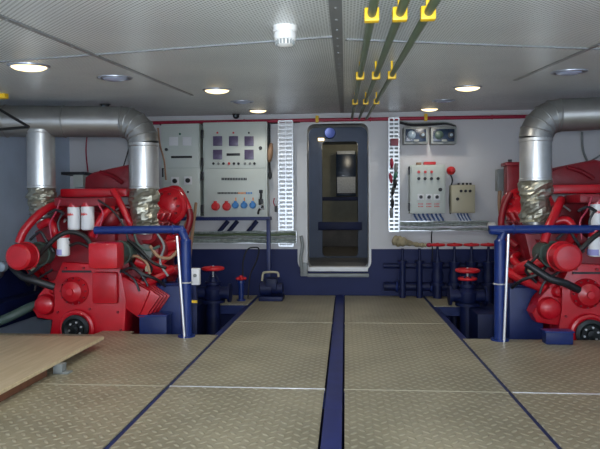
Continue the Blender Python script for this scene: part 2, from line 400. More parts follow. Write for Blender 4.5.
plate(0, 0, 0, 0, 'checker floor plate in front of the left engine', poly=[(XL + .02, 3.304), (xs['l'] - .012, 3.304), (xs['l'] - .012, 4.69), (-1.78, 4.69), (-1.79, 4.80), (-2.06, 4.80), (-2.08, 4.66), (XL + .02, 4.66)])
plate(xs['r'] + .008, YN, XR - .02, 3.3, 'near checker floor plate at the right edge of the photo')
plate(xs['r'] + .008, 3.3, XR - .02, 4.66, 'checker floor plate in front of the right engine')
plate(-1.48, 6.22, xs['l'] - .02, 6.92, 'small checker floor plate by the back wall beside the short red-topped valve')
plate(xs['r'] + .02, 6.22, 1.36, 6.92, 'small checker floor plate by the back wall near the double handwheel valve')

for kk, (x0, x1, y, ww) in enumerate(((A0, A1, 3.3, .006), (B0, B1, 3.3, .004), (XL + .9, xs['l'] - .02, 3.3, .005), (xs['r'] + .015, XR - .1, 3.3, .007), (A0, A1, 5.26, .003), (B0, B1, 5.26, .003))):
    struct(MB().box((x0, y - ww, -.0085), (x1, y + ww, .0015), .0007).build('trim_%d' % (20 + kk), M['galv'] if kk in (0, 3) else M['platedge']))

# ------------------------------------------------------------------ wooden board on battens
bx = -1.81; bzt = .082
t = empty('plywood_board', (-2.5, 3.2, 0), 'pale plywood board lying on battens over the floor at left', 'board')
o = MB().box((-3.36, 1.6, bzt - .022), (bx, 4.22, bzt), .003); o.build('board_panel', M['wood'], t)
MB().box((bx + .0005, 1.6, bzt - .021), (bx + .006, 4.22, bzt - .002)).build('edge_strip', M['woodedge'], t)
MB().box((-3.0, 1.7, .001), (-2.9, 4.1, bzt - .022), .003).build('batten', M['woodbatten'], t)
MB().box((-1.9, 1.7, .001), (-1.84, 3.45, bzt - .022), .003).build('batten', M['woodbatten'], t)
o = MB().box((-1.83, 3.5, .001), (-1.77, 3.56, bzt - .022), .004); o.box((-1.83, 3.5, .0), (-1.73, 3.56, .01), .002); o.build('bracket', M['greybox'], t)

# ------------------------------------------------------------------ engines
EX = -2.2
def mirror_pts(pts): return [V((2 * EX - p[0], p[1], p[2])) for p in pts]
def Ep(px, py, Y): return at(px, py, Y)
def both(fn):
    for s in (1, -1): fn(s)
def sx_(s, x): return EX + s * x
def engine():
    t = empty('marine_engine', (EX, 5.4, BZ), 'red marine diesel engine on the left, in front of the grey cabinets', 'engine', 'twin red engines')
    # block with two cylinder banks
    sec = [(-.30, -.18), (.30, -.18), (.36, .32), (.46, .50), (.54, .84), (.28, .98), (.0, .72), (-.28, .98), (-.54, .84), (-.46, .50), (-.36, .32)]
    MB().prism([(EX + x, z) for x, z in sec], 4.95, 5.82, .02).build('engine_block', M['red2'], t)
    MB().prism([(EX + x, z) for x, z in ((-.26, -.3), (.26, -.3), (.31, -.18), (-.31, -.18))], 4.95, 5.8, .01).build('oil_pan', M['red2'], t)
    # front gear cover
    pts = [(62, 262), (120, 266), (126, 300), (124, 345), (110, 372), (52, 372), (48, 338), (57, 305), (52, 285)]
    P = [(Ep(x, y, 4.80).x, Ep(x, y, 4.80).z) for x, y in pts]
    o = MB().prism(P, 4.80, 5.0, .02)
    c = Ep(77, 328, 4.78); o.torus(c, (0, 1, 0), .135, .025)
    fc = o.build('front_cover', M['red'], t)
    c = Ep(74, 291, 4.78)
    MB().lathe(c + V((0, .05, 0)), (0, -1, 0), [(0, .125), (.05, .12), (.07, .10), (.10, .085), (.115, .04), (.12, .03), (.135, .028), (.137, 0)], 28).build('pump_housing', M['red'], fc)
    a, b = Ep(92, 272, 4.77), Ep(118, 304, 4.77)
    MB().box((a.x, 4.75, b.z), (b.x, 4.83, a.z), .03).build('side_cover', M['red'], fc)
    for k in range(12):
        th = 2 * PI * k / 12; MB().cyl(c + V((.108 * math.cos(th), .01, .108 * math.sin(th))), c + V((.108 * math.cos(th), -.03, .108 * math.sin(th))), .008, 6).build('bolt', M['red2'], fc)
    for (x, y) in ((66, 268), (84, 268), (58, 312), (118, 312), (121, 330), (90, 309)):
        q = Ep(x, y, 4.80); MB().cyl(q, q + V((0, -.015, 0)), .011, 6).build('bolt', M['red2'], fc)
    # left and right lower humps (starter / alternator drives)
    c = Ep(44, 305, 4.80)
    o = MB(); o.lathe(c + V((0, .25, 0)), (0, -1, 0), [(0, .07), (.02, .09), (.22, .092), (.26, .08), (.28, .05), (.285, .02)], 22); o.obox(c + V((.07, .12, .06)), (.085, 0, .05), (0, .07, 0), (-.03, 0, .05), .02)
    o.lathe(c + V((.03, .2, .12)), (.3, -1, .1), [(0, .05), (.16, .055), (.19, .04), (.2, .015)], 18)
    SP = [(Ep(x, y, 4.84).x, Ep(x, y, 4.84).z) for x, y in ((40, 297), (46, 283), (63, 276), (62, 322), (37, 318), (32, 309))]
    o.prism(SP, 4.84, 5.0, .02)
    o.build('starter_housing', M['red'], t)
    def bell(s):
        o = MB(); cx = sx_(s, .40)
        for k in range(6):                     # ribbed cover sweeping outwards and down
            y = 4.86 + .055 * k
            o.obox((cx + s * (.02 + .012 * k), y, .27 - .006 * k), (s * .13, 0, -.085), (0, .019, 0), (s * .075, 0, .105), .012)
        o.obox((cx - s * .03, 5.01, .30), (s * .13, 0, -.07), (0, .2, 0), (s * .05, 0, .11), .03)
        o.build('ribbed_cover', M['red'], t)
    bell(1)
    # crank pulley
    c = Ep(77, 328, 4.78)
    pl = MB().lathe(c + V((0, .03, 0)), (0, -1, 0), [(0, .115), (.02, .118), (.03, .10), (.045, .10), (.055, .118), (.07, .118), (.075, .09), (.06, .07), (.06, .035), (.085, .032), (.09, 0)], 32).build('crank_pulley', M['pulley'], t)
    for k in range(6):
        th = 2 * PI * k / 6 + .3; q = c + V((.055 * math.cos(th), -.03, .055 * math.sin(th))); MB().cyl(q, q + V((0, -.012, 0)), .009, 6).build('bolt', M['rod'], pl)
    # coolers on both flanks with red end caps
    for s, (px, py), yf in ((-1, (18, 257), 4.42), (1, (104, 256), 4.42)):
        c = Ep(px, py, yf)
        body = MB().lathe((c.x, yf + .05, c.z), (0, 1, 0), [(0, .094), (.25, .094), (.25, .105), (.28, .105), (.28, .094), (.80, .094)], 28).build('cooler', M['greygreen'], t)
        if s < 0:
            o = MB().lathe((c.x, yf - .02, c.z), (0, 1, 0), [(0, .03), (0.004, .085), (.02, .104), (.1, .108), (.14, .108), (.14, .1)], 28)
            o.torus((c.x, yf + .115, c.z), (0, 1, 0), .106, .01)
        else:
            o = MB().box((c.x - .128, yf - .02, c.z - .105), (c.x + .118, yf + .14, c.z + .108), .04)
        o.build('end_cap', M['red'], body)
    # filters
    def filt(px0, px1, y0, y1, Y, mark, blue=False):
        a, b = Ep(px0, y0, Y), Ep(px1, y1, Y); r = (b.x - a.x) / 2; cx = (a.x + b.x) / 2; h = a.z - b.z
        f = MB().lathe((cx, Y, b.z), (0, 0, 1), [(0, r * .8), (.008, r * .96), (.016, r), (h - .008, r), (h, r * .96)], 24).build('oil_filter', M['plate'], t)
        MB().lathe((cx, Y, b.z + h), (0, 0, 1), [(-.004, r * .9), (0, r * 1.02), (.03, r * 1.02), (.035, r * .7), (.05, r * .7)], 20).build('filter_head', M['red'], f)
        if mark:                               # small red mark near the top of the white can
            o = MB(); z = b.z + h * .66
            for k in range(9):
                th = -PI / 2 - .75 + .13 * k; rr = r + .001
                hh = .020 if k in (0, 1, 4, 5) else .012
                o.obox((cx + rr * math.cos(th), Y + rr * math.sin(th), z + (.006 if k % 2 else 0)), (-math.sin(th) * r * .055, math.cos(th) * r * .055, 0), (math.cos(th) * .0015, math.sin(th) * .0015, 0), (0, 0, hh / 2))
            o.build('red_mark', M['lampred'] if not blue else M['sockblue'], f)
        return f
    filt(68, 80, 207, 230, 4.71, True); filt(81.5, 94, 206.5, 230, 4.71, True)
    f = filt(57.5, 69.5, 237.5, 256, 4.62, False); 
    a = Ep(63, 251, 4.62); MB().lathe((a.x, 4.62, a.z - .03), (0, 0, 1), [(0, .0505), (.045, .0505)], 24, cap=False).build('label_band', mat('label_lilac', (150, 150, 205), .5, var=.05), f)
    a, b = Ep(62, 198, 4.8), Ep(112, 206, 4.8)
    MB().box((a.x, 4.66, b.z), (b.x, 5.0, a.z), .015).build('filter_bracket', M['red2'], t)
    # valve covers and heads per bank
    for s in (1, -1):
        for k in range(4 if s > 0 else 3):
            y = 5.08 + .19 * k
            d = V((s * .48, 0, .88)).normalized(); u = V((s * .88, 0, -.48)).normalized(); c = V((sx_(s, .41 if s > 0 else .36), y, .935))
            hd = MB().obox(c, u * .145, (0, .082, 0), d * .05, .015).build('cylinder_head', M['red2'], t)
            o = MB().obox(c + d * .09, u * .115, (0, .072, 0), d * .045, .025); o.cyl(c + d * .13, c + d * .155, .02, 8); o.build('valve_cover', M['red'], hd)
    # intake plenums / aftercooler on top of the vee
    AC = [(84, 192), (85, 178), (93, 173), (110, 169), (126, 165.5), (132, 167), (133, 192)]
    AP = [(Ep(x, y, 5.3).x, Ep(x, y, 5.3).z) for x, y in AC]
    o = MB().prism(AP, 5.3, 5.75, .02); o.box((EX - .28, 5.25, .8), (EX + .28, 5.78, 1.08), .03); o.build('aftercooler', M['red2'], t)
    o = MB(); cxm = sum(p[0] for p in AP) / 7
    for k in range(5): o.prism([(cxm + (x - cxm) * 1.03, z + .008) for x, z in AP], 5.33 + .085 * k, 5.355 + .085 * k)
    q = Ep(100, 172, 5.28); o.tube([q, Ep(112, 176, 5.27), Ep(122, 183, 5.26)], .018, 8)
    o.build('cooler_ribs', M['red2'], t)
    a, b = Ep(64, 189, 5.1), Ep(130, 197, 5.1)
    MB().box((a.x, 5.02, b.z), (b.x, 5.2, a.z), .018).build('crossover_cover', M['red'], t)
    # middle front housing between the filters and the right-hand cooler
    o = MB().box((Ep(92, 200, 5.0).x, 4.88, .72), (Ep(120, 200, 5.0).x, 5.1, 1.02), .03)
    c = Ep(107, 219, 4.86); o.lathe(c + V((0, .08, 0)), (0, -1, 0), [(0, .09), (.06, .085), (.09, .06), (.10, .03)], 22)
    o.box((EX - .34, 4.84, .50), (EX + .36, 5.02, .74), .03)
    o.build('fuel_pump_housing', M['red2'], t)
    # turbochargers beneath the exhaust risers
    for s, xw in ((1, -1.71), (-1, -2.59)):
        wo = .60 if s > 0 else .48
        x = xw; y = 5.02; z = .66
        o = MB().torus((x - s * .02, y + .12, z), (0, 1, .0), .085, .055, 26, 10)
        o.lathe((x - s * .02, y - .02, z), (0, 1, 0), [(0, .05), (.02, .09), (.24, .09), (.26, .06)], 20)
        o.cyl((x, y + .1, z + .05), (x, 4.97, .80), .075, 18)
        tb = o.build('turbocharger', M['red2'], t)
        MB().lathe((x - s * .02, y - .12, z), (0, 1, 0), [(0, .055), (0, .07), (.06, .075), (.11, .05)], 22).build('compressor_inlet', M['greybox'], tb)
        o = MB()                                # exhaust manifold along the bank
        o.tube([(x, y + .2, z + .02), (sx_(s, wo), 5.4, .70), (sx_(s, wo), 5.75, .70)], .062, 14)
        for k in range(3): o.tube([(sx_(s, wo), 5.4 + .15 * k, .70), (sx_(s, wo - .05), 5.4 + .15 * k, .74), (sx_(s, .42), 5.4 + .15 * k, .78)], .045, 10)
        for k in range(3): o.torus((sx_(s, wo), 5.45 + .12 * k, .70), (0, 1, 0), .064, .012, 18, 6)
        o.build('exhaust_manifold', M['red'], t)
        o = MB()                                # lower side pipework
        o.tube([(sx_(s, .40), 4.86, .60), (sx_(s, .56), 4.98, .52), (sx_(s, wo), 5.3, .46), (sx_(s, wo - .04), 5.7, .45)], .05, 12)
        o.tube([(sx_(s, .45), 5.0, .45), (sx_(s, .58), 5.1, .58), (sx_(s, wo), 5.3, .62), (sx_(s, wo), 5.7, .60)], .032, 10)
        o.tube([(sx_(s, .36), 4.9, .36), (sx_(s, .52), 4.95, .42), (sx_(s, .66), 5.1, .50)], .04, 10)
        o.build('coolant_pipe', M['red'], t)
        for y in (5.66,): MB().box((sx_(s, .30), y, .02), (sx_(s, .55), y + .15, .14), .012).build('mounting_foot', M['red2'], t)
        o = MB()                                # injector lines
        for k in range(4):
            y = 5.08 + .19 * k; o.tube([(sx_(s, .12), y, 1.0), (sx_(s, .22), y, 1.06), (sx_(s, .36), y, 1.02)], .008, 6)
        o.tube([(sx_(s, .25), 4.95, .95), (sx_(s, .33), 5.0, .80), (sx_(s, .42), 5.0, .62)], .012, 8)
        o.build('injector_lines', M['rod'], t)
        o = MB()                                # hanging hoses and wiring on the flank
        o.tube([(sx_(s, .40), 4.84, .72), (sx_(s, .50), 4.80, .62), (sx_(s, .55), 4.86, .52), (sx_(s, .46), 4.88, .42)], .012, 8)
        o.tube([(sx_(s, .36), 4.84, .60), (sx_(s, .47), 4.8, .50), (sx_(s, .58), 4.86, .44), (sx_(s, .62), 5.0, .36)], .014, 8)
        o.tube([(sx_(s, .3), 4.8, .52), (sx_(s, .42), 4.79, .44), (sx_(s, .46), 4.8, .34)], .010, 8)
        o.build('wiring_hose', M['dark'], t)
        o = MB(); o.box((sx_(s, .49), 4.86, .50), (sx_(s, .53), 4.9, .57), .006)
        o.build('sensor_fitting', M['cab2'], t)
    # rear: air intake turbo body, gear housing
    c = Ep(168, 206, 5.5)
    for s in (1, -1):
        x = sx_(s, c.x - EX) if s > 0 else EX - .42
        kk = 1 if s > 0 else .82
        o = MB().lathe((x, 5.42, c.z), (0, 1, 0), [(0, .08 * kk), (.03, .13 * kk), (.08, .165 * kk), (.2, .165 * kk), (.25, .12 * kk), (.3, .10 * kk)], 28)
        o.torus((x, 5.52, c.z), (0, 1, 0), .14 * kk, .045 * kk, 28, 10)
        ai = o.build('air_housing', M['red'], t)
        for k in range(10):
            th = 2 * PI * k / 10; MB().cyl((x + .12 * kk * math.cos(th), 5.45, c.z + .12 * kk * math.sin(th)), (x + .12 * kk * math.cos(th), 5.40, c.z + .12 * kk * math.sin(th)), .011, 6).build('bolt', M['red2'], ai)
        if s > 0:
            P = lambda X, Y_: Ep(X, Y_, 5.55)
            MB().tube([P(164, 193), P(172, 189), P(179, 190), P(184, 198), P(189, 209)], .032, 12).build('air_pipe', M['red'], t)
            MB().tube([P(189, 209), P(190, 220), P(184, 236), P(172, 246), P(158, 248)], .034, 12).build('return_pipe', M['red2'], t)
            MB().tube([P(190, 206), P(188, 218), P(184, 230), P(182, 250)], .014, 8).build('tan_hose', M['hose'], t)
        else:
            MB().tube([(x - .10, 5.42, c.z + .1), (x - .17, 5.4, c.z - .05), (x - .19, 5.35, c.z - .25), (x - .1, 5.2, c.z - .38)], .03, 12).build('air_pipe', M['red2'], t)
    MB().lathe((EX, 5.8, .3), (0, 1, 0), [(0, .40), (.05, .44), (.2, .44), (.28, .34), (.7, .26)], 32).build('flywheel_housing', M['red2'], t)
    # arched red coolant tube on the left, black hose, diagonal red tubes
    q = [Ep(19, 243, 4.62), Ep(24, 231, 4.64), Ep(36, 217, 4.7), Ep(50, 207, 4.8), Ep(66, 203, 4.95)]
    MB().tube(q, .034, 14).build('arched_pipe', M['red'], t)
    MB().tube([Ep(34, 262, 4.6), Ep(44, 250, 4.56), Ep(57, 237, 4.56), Ep(70, 232, 4.58), Ep(84, 236, 4.6), Ep(92, 246, 4.6)], .019, 12).build('black_hose', M['black'], t)
    MB().tube([Ep(8, 262, 4.66), Ep(22, 276, 4.6), Ep(36, 281, 4.6), Ep(54, 287, 4.66)], .03, 12).build('lower_hose', M['dark'], t)
    MB().tube([Ep(113, 190, 4.95), Ep(121, 205, 4.92), Ep(130, 223, 4.92), Ep(136, 236, 4.98)], .03, 12).build('stay_pipe', M['red'], t)
    MB().tube([Ep(40, 226, 4.78), Ep(50, 222, 4.74), Ep(55, 232, 4.72), Ep(56, 246, 4.78)], .034, 12).build('elbow_pipe', M['red'], t)
    MB().tube([Ep(92, 236, 4.75), Ep(104, 214, 4.76), Ep(112, 208, 4.86)], .03, 12).build('elbow_pipe', M['red'], t)
    # small lines, clips and gaps on the front
    for pts, r, m in (
        ([(96, 238), (100, 226), (103, 214), (98, 204)], .008, 'pipered'), ([(62, 214), (58, 224), (62, 236), (70, 240)], .010, 'dark'),
        ([(98, 200), (112, 210), (124, 226), (128, 240)], .009, 'black'), ([(48, 214), (56, 210), (64, 214)], .012, 'dark'),
        ([(70, 246), (78, 243), (88, 247), (94, 252)], .012, 'black'), ([(60, 200), (56, 212), (50, 224), (52, 240)], .008, 'pipered'),
        ([(30, 240), (40, 232), (46, 240), (54, 252)], .012, 'dark')):
        MB().tube([Ep(x, y, 4.62) for x, y in pts], r, 8).build('fuel_line', M[m], t)
    for pts, r, m in (
        ([(124, 262), (134, 256), (146, 262), (150, 274)], .012, 'hose'), ([(128, 240), (140, 250), (152, 262), (166, 268)], .014, 'black'),
        ([(120, 272), (132, 268), (142, 276), (148, 286)], .010, 'dark'), ([(150, 246), (158, 256), (170, 258), (178, 250)], .014, 'hose'),
        ([(156, 232), (164, 246), (160, 262), (168, 276)], .010, 'greybox'), ([(134, 232), (138, 244), (148, 250), (160, 246)], .012, 'greygreen')):
        MB().tube([Ep(x, y, 4.8) for x, y in pts], r, 8).build('flank_hose', M[m], t)
    a, b = Ep(62, 270.5, 4.79), Ep(91, 272.5, 4.79); MB().box((a.x, 4.785, b.z), (b.x, 4.83, a.z)).build('cover_joint', M['dark'], t)
    a, b = Ep(142, 254, 4.9), Ep(147, 262, 4.9); MB().box((a.x, 4.86, b.z), (b.x, 4.92, a.z), .006).build('white_clip', M['plate'], t)
    return t
eng = engine()
ED = 4.215
e2 = move_copy(eng, (EX + ED, 5.4, BZ), 'red marine diesel engine on the right, cut by the photo edge', 'twin red engines')

a, b = at(507, 163.5, 5.5), at(521, 196, 5.5)
o = MB().box((a.x, 5.5, b.z), (b.x, 5.62, a.z), .015); o.box((a.x - .02, 5.48, a.z - .02), (b.x + .02, 5.64, a.z + .012), .006); o.build('breather_box', M['red2'], e2)
MB().cyl((a.x + .04, 5.55, a.z), (a.x + .04, 5.55, a.z + .04), .018, 12).build('breather_cap', M['dark'], e2)
# engine beds (blue foundations)
for sgn, dx, w in ((1, 0, 'left'), (-1, ED, 'right')):
    t = empty('engine_bed', (EX + dx, 5.5, BZ), 'blue steel foundation under the %s red engine' % w, 'engine bed')
    for s in (1, -1):
        o = MB(); x = EX + dx + s * .56
        o.box((x - .2, 5.64, BZ), (x + .1, 6.7, .02), .012)
        o.build('girder', M['navy'], t)
def tank(x0, x1, y0, y1, zt, label):
    t = empty('blue_tank', ((x0 + x1) / 2, (y0 + y1) / 2, BZ), label, 'tank')
    MB().box((x0, y0, BZ), (x1, y1, zt), .015).build('body', M['blue'], t)
    MB().box((x0 + .04, y0 + .05, zt), (x1 - .04, y1 - .05, zt + .012), .004).build('lid', M['blue'], t)
    for k in range(2): MB().cyl((x0 + .1 + .13 * k, y0 + .15, zt + .012), (x0 + .1 + .13 * k, y0 + .15, zt + .05), .022, 12).build('filler_cap', M['navy'], t)
    return t

# side tanks between engine and walkway
a, b = at(136, 284, 4.98), at(183, 330, 4.98)
tank(-1.74, -1.37, 5.02, 5.28, .36, 'dark blue tank beside the left engine, behind the handrail post')
tank(1.38, 1.66, 5.02, 5.28, .36, 'dark blue tank beside the right engine, behind the handrail post')
def block(x0, x1, y0, y1, z0, z1, label):
    t = empty('blue_box', ((x0 + x1) / 2, (y0 + y1) / 2, z0), label, 'box')
    MB().box((x0, y0, z0), (x1, y1, z1), .01).build('body', M['blue'], t)
    MB().box((x0 - .008, y0 - .008, z1), (x1 + .008, y1 + .008, z1 + .012), .004).build('lid', M['rail'], t)
block(-1.76, -1.52, 4.84, 4.98, BZ, .12, 'low blue box at the foot of the left engine')
block(1.50, 1.70, 4.48, 4.58, .0, .09, 'small blue box at the plate edge before the right engine')

# ------------------------------------------------------------------ exhaust ducts
def seg_elbow(o, c, R, r, s, n=5):            # quarter bend from horizontal (side s) to vertical, in gores
    pts = []
    for k in range(n + 1):
        th = PI / 2 * k / n; pts.append(c + V((-s * R * math.sin(th), 0, R * math.cos(th))) * 1)
    o.tube(pts, r, 28, smooth=False)
    for p, q in zip(pts, pts[1:]):
        pass
    for k in range(1, n):
        th = PI / 2 * k / n; d = V((s * math.cos(th), 0, math.sin(th))); o.torus(pts[k], d, r + .001, .006, 30, 6)
def exhaust(xr, yr, zc, r, s, far_end, other, label, zb, zf):
    # s=+1: duct runs to +x from the elbow; s=-1: to -x
    t = empty('exhaust_duct', (xr, yr, zb), label, 'exhaust duct', 'exhaust ducts over the engines')
    R = .19
    o = MB(); c = V((xr + s * R, yr, zc - R)); seg_elbow(o, c, R, r, s); o.build('elbow', M['duct'], t)
    st = V((xr + s * R, yr, zc)); fe = V(far_end)
    h = MB(); h.cyl(st, fe, r, 32); L = (fe - st)
    for k in (.0, .33, .66): h.torus(st + L * k, L, r + .001, .007, 32, 6)
    h.build('horizontal_pipe', M['duct'], t)
    for i, (x, z1) in enumerate([(xr, zc - R)] + other):
        y = yr if i == 0 else st.y + L.y * abs((x - st.x) / L.x)
        rr = r - .006 if i == 0 else r - .018
        z0, zw = zf[i]
        m = MB().lathe((x, y, z0), (0, 0, 1), [(0, rr + .004), (.015, rr + .004), (.02, rr), (z1 - z0 - .03, rr), (z1 - z0 - .025, rr + .006), (z1 - z0, rr + .006)], 36)
        rs = m.build('riser', M['steel'], t)
        w = MB(); n = 18; rnd = random.Random(3 + i)
        def wr(u): return rr * (1.03 - .13 * u) * (.90 if abs(u - .42) < .04 or abs(u - .95) < .05 else 1)
        w.lathe((x, y, zw), (0, 0, 1), [((z0 - zw) * q / n, wr(1 - q / n)) for q in range(n + 1)], 26)
        ph = rnd.uniform(0, 6)
        for v in w.bm.verts:
            th = math.atan2(v.co.y - y, v.co.x - x); u = (v.co.z - zw) / (z0 - zw)
            d = .010 * math.sin(2 * th + 9 * u + ph) + .007 * math.sin(3 * th - 16 * u + ph) + rnd.uniform(-.007, .007)
            v.co.x += d * math.cos(th); v.co.y += d * math.sin(th); v.co.z += rnd.uniform(-.004, .004)
        w.build('foil_wrap', M['foil'], t, smooth=False)
        MB().lathe((x, y, zw - .07), (0, 0, 1), [(0, rr * .62), (.03, rr * .62), (.05, rr * .8), (.07, rr * .8)], 22).build('flange', M['duct'], t)
    return t
yr = 4.97
zc = at(95, 122.5, yr).z
k = lambda py: at(144, py, yr).z
exhaust(at(144, 180, yr).x, yr, zc, .132, -1, (XL + .03, 4.70, zc - .005), [(at(40, 180, 4.82).x, zc - .08)],
        'silver exhaust duct with two risers over the left engine', k(240), [(k(189), k(226)), (k(188), k(214))])
zc2 = at(575, 115, yr).z
exhaust(at(535.5, 180, yr).x, yr, zc2, .132, 1, (XR - .03, 4.70, zc2 + .0), [],
        'silver exhaust duct with one riser in view over the right engine', k(240), [(at(535, 181, yr).z, at(535, 222, yr).z)])
# hanger on the left duct
t = empty('pipe_hanger', at(15, 120, 4.4), 'black triangular strap hanger in front of the left exhaust duct', 'hanger')
o = MB(); o.tube([at(-8, 105, 4.4), at(29, 127, 4.4)], .011, 8); o.tube([at(29, 127, 4.4), at(-8, 130, 4.4)], .011, 8); o.tube([at(-8, 130, 4.4), at(-8, 105, 4.4), V((at(-8, 105, 4.4).x, 4.4, cz(4.4)))], .011, 8, smooth=False)
o.build('strap', M['black'], t)
a = at(3, 96, 4.3); t = empty('yellow_beacon', a, 'yellow fitting under the ceiling at the left edge of the photo', 'beacon')
MB().box((a.x - .06, 4.27, a.z - .02), (a.x + .03, 4.33, a.z + .025), .008).build('body', M['yellow'], t); MB().cyl(a, V((a.x, 4.3, cz(4.3))), .012).build('stem', M['dark'], t)

# ------------------------------------------------------------------ handrails
def rail(x_end, px_post, Y, s, label):
    t = empty('handrail', (at(px_post, 335, Y).x, Y, 0), label, 'handrail', 'blue handrails before the engines')
    xp = at(px_post, 280, Y).x; zt = at(px_post, 229.5, Y).z
    o = MB(); o.tube([(x_end, Y, zt - .005), (xp - s * .09, Y, zt), (xp - s * .03, Y, zt - .02), (xp, Y, zt - .09)], .033, 16)
    o.torus((xp - s * .1, Y, zt), (1, 0, 0), .035, .006, 18, 6); o.build('top_rail', M['rail'], t)
    o = MB(); o.cyl((xp, Y, .0), (xp, Y, zt - .085), .044, 20); o.lathe((xp, Y, zt - .12), (0, 0, 1), [(0, .044), (.03, .046), (.045, .033)], 20); o.build('post', M['rail'], t)
    MB().cyl((xp, Y, 0), (xp, Y, .012), .07, 20).build('base_plate', M['rail'], t)
    a, b = (at(177, 236, Y - .06), at(184.5, 336, Y - .06)) if s > 0 else (at(508.5, 234, Y - .06), at(504, 338, Y - .06))
    MB().cyl((b.x, Y - .06, .0), a, .0105, 10).build('bright_rod', M['rod'], t)
    MB().torus((xp, Y, .44), (0, 0, 1), .047, .006, 20, 6).build('clip', M['rod'], t)
rail(at(95, 232, 4.62).x, 186, 4.62, 1, 'blue handrail on a post before the left engine')
rail(3.42, 500, 4.62, -1, 'blue handrail on a post before the right engine')

# ------------------------------------------------------------------ electrical cabinets on the back bulkhead
YF = 6.8
def cabinet(name, label, rect, Yf=YF):
    c = at((rect[0] + rect[2]) / 2, rect[3], Yf); t = empty(name, c, label, 'electrical cabinet', 'grey electrical cabinets')
    pbox('body', M['cab'], t, *rect, Yf, YB - .005, .008); return t
def disc(name, m, par, px, py, rpx, Yf, h, prof=None, n=16):
    c = at(px, py, Yf); r = rpx * Yf / F
    return MB().lathe(c, (0, -1, 0), prof(r, h) if prof else [(0, r), (h * .7, r), (h, r * .75)], n).build(name, m, par)
yd = YF - .012
A = cabinet('electrical_cabinet', 'left grey electrical cabinet, with two dials on white plates, beside the exhaust riser', (161, 124, 200.3, 216))
d1 = pbox('door', M['cab'], A, 163.5, 126.5, 198.5, 167.5, yd, YF, .004); d2 = pbox('door', M['cab'], A, 163.5, 169, 198.5, 214, yd, YF, .004)
for px in (173.5, 187): pbox('window_label', M['plate'], d1, px - 4.5, 137, px + 4.5, 145.5, yd - .006, yd, .002)
disc('indicator', M['lampgreen'], d1, 180, 134, 1.1, yd, .012); disc('lock', M['dark'], d1, 166.5, 149.5, 1.6, yd, .02)
pbox('nameplate', M['dark'], d1, 171, 156, 192, 158, yd - .005, yd, .001)
for px, py in ((175, 181), (188, 180.5)):
    pbox('dial_plate', M['plate'], d2, px - 4, py - 4, px + 4, py + 4, yd - .006, yd, .002)
    disc('dial_knob', M['dark'], d2, px, py, 2.4, yd - .006, .03)
disc('indicator', M['dark'], d2, 188, 192, 1.1, yd, .012)
for py in (172, ): pbox('hinge', M['dark'], A, 161.8, py - 4, 163.4, py + 5, yd - .012, YF, .003)
B = cabinet('electrical_cabinet', 'larger grey electrical cabinet, with five square meters and a row of red and blue sockets', (202.8, 122.5, 267.5, 217))
d1 = pbox('door', M['cab'], B, 204.5, 125.5, 265.5, 167.8, yd, YF, .004); d2 = pbox('door', M['cab'], B, 204.5, 169.2, 265.5, 215.5, yd, YF, .004)
def meter(par, px, py):
    b = pbox('meter', M['meter'], par, px - 4.6, py - 4.8, px + 4.6, py + 4.8, yd - .014, yd, .003)
    return b
for px in (217.5, 233.5, 249): meter(d1, px, 141)
meter(d1, 217.5, 154.5); meter(d1, 249, 154.5)
pbox('slot_grille', M['dark'], d1, 226.5, 153.3, 240, 155.6, yd - .006, yd, .001)
for px, m in ((217.5, 'lampred'), (233.5, 'lampred'), (249, 'dark')): disc('indicator', M[m], d1, px, 132.8, 1.0, yd, .012)
for px, m in ((213.5, 'dark'), (218.5, 'greybox'), (223.5, 'dark'), (229, 'lampred'), (234, 'dark'), (238.5, 'dark'), (245, 'greybox'), (250, 'greybox'), (254.5, 'dark')):
    disc('push_button', M[m], d1, px, 163.6, 1.3, yd, .015, n=12)
disc('lock', M['dark'], d1, 260.5, 148, 1.7, yd, .02)
def grille(par, x0, x1, y0, y1, n, m='dark'):
    o = MB()
    for k in range(n):
        a = at(x0 + (x1 - x0) * (k + .1) / n, y0, yd); b = at(x0 + (x1 - x0) * (k + .8) / n, y1, yd); o.box((a.x, yd - .006, b.z), (b.x, yd, a.z))
    return o.build('breaker_row', M[m], par)
grille(d2, 221.5, 247, 177.8, 180.2, 16); grille(d2, 217.5, 238, 192.2, 194, 14); grille(d2, 238, 246, 192.2, 194, 6, 'orange'); grille(d2, 246, 252.5, 192.2, 194, 4, 'sockblue')
def socket(par, px, py, r, m):
    c = at(px, py, yd); R = r * yd / F
    o = MB().lathe(c, (0, -1, 0), [(0, R), (.02, R), (.05, R * .95), (.055, R * .7)], 18); o.obox(c + V((0, -.03, R * .95)), (R * .35, 0, 0), (0, .02, 0), (0, 0, R * .35), .004)
    s = o.build('socket', M[m], par)
    MB().lathe(c + V((0, -.055, 0)), (0, -1, 0), [(0, R * .68), (.006, R * .62)], 16).build('socket_lid', M[m], s)
for px in (216, 227): socket(d2, px, 206.5, 4.2, 'sockred')
for px in (235.8, 244.4, 253): socket(d2, px, 205.3, 3.3, 'sockblue')
for px in (235.8, 244.4, 253): pbox('tape_label', M['orange'], d2, px - .6, 197.5, px + .6, 201, yd - .004, yd)
o = MB(); P = [at(261, 191, yd - .02), at(261, 196, yd - .04), at(260.5, 202, yd - .05), at(262.5, 207, yd - .05), at(259, 210, yd - .05), at(258, 214, yd - .03)]
o.tube(P, .012, 8); a = at(261, 191.5, yd - .01); o.box((a.x - .02, yd - .03, a.z - .02), (a.x + .02, yd, a.z + .02), .005)
a = at(261, 201.5, yd - .03); o.box((a.x - .025, yd - .06, a.z - .04), (a.x + .025, yd, a.z + .03), .006); o.build('main_switch', M['dark'], d2)
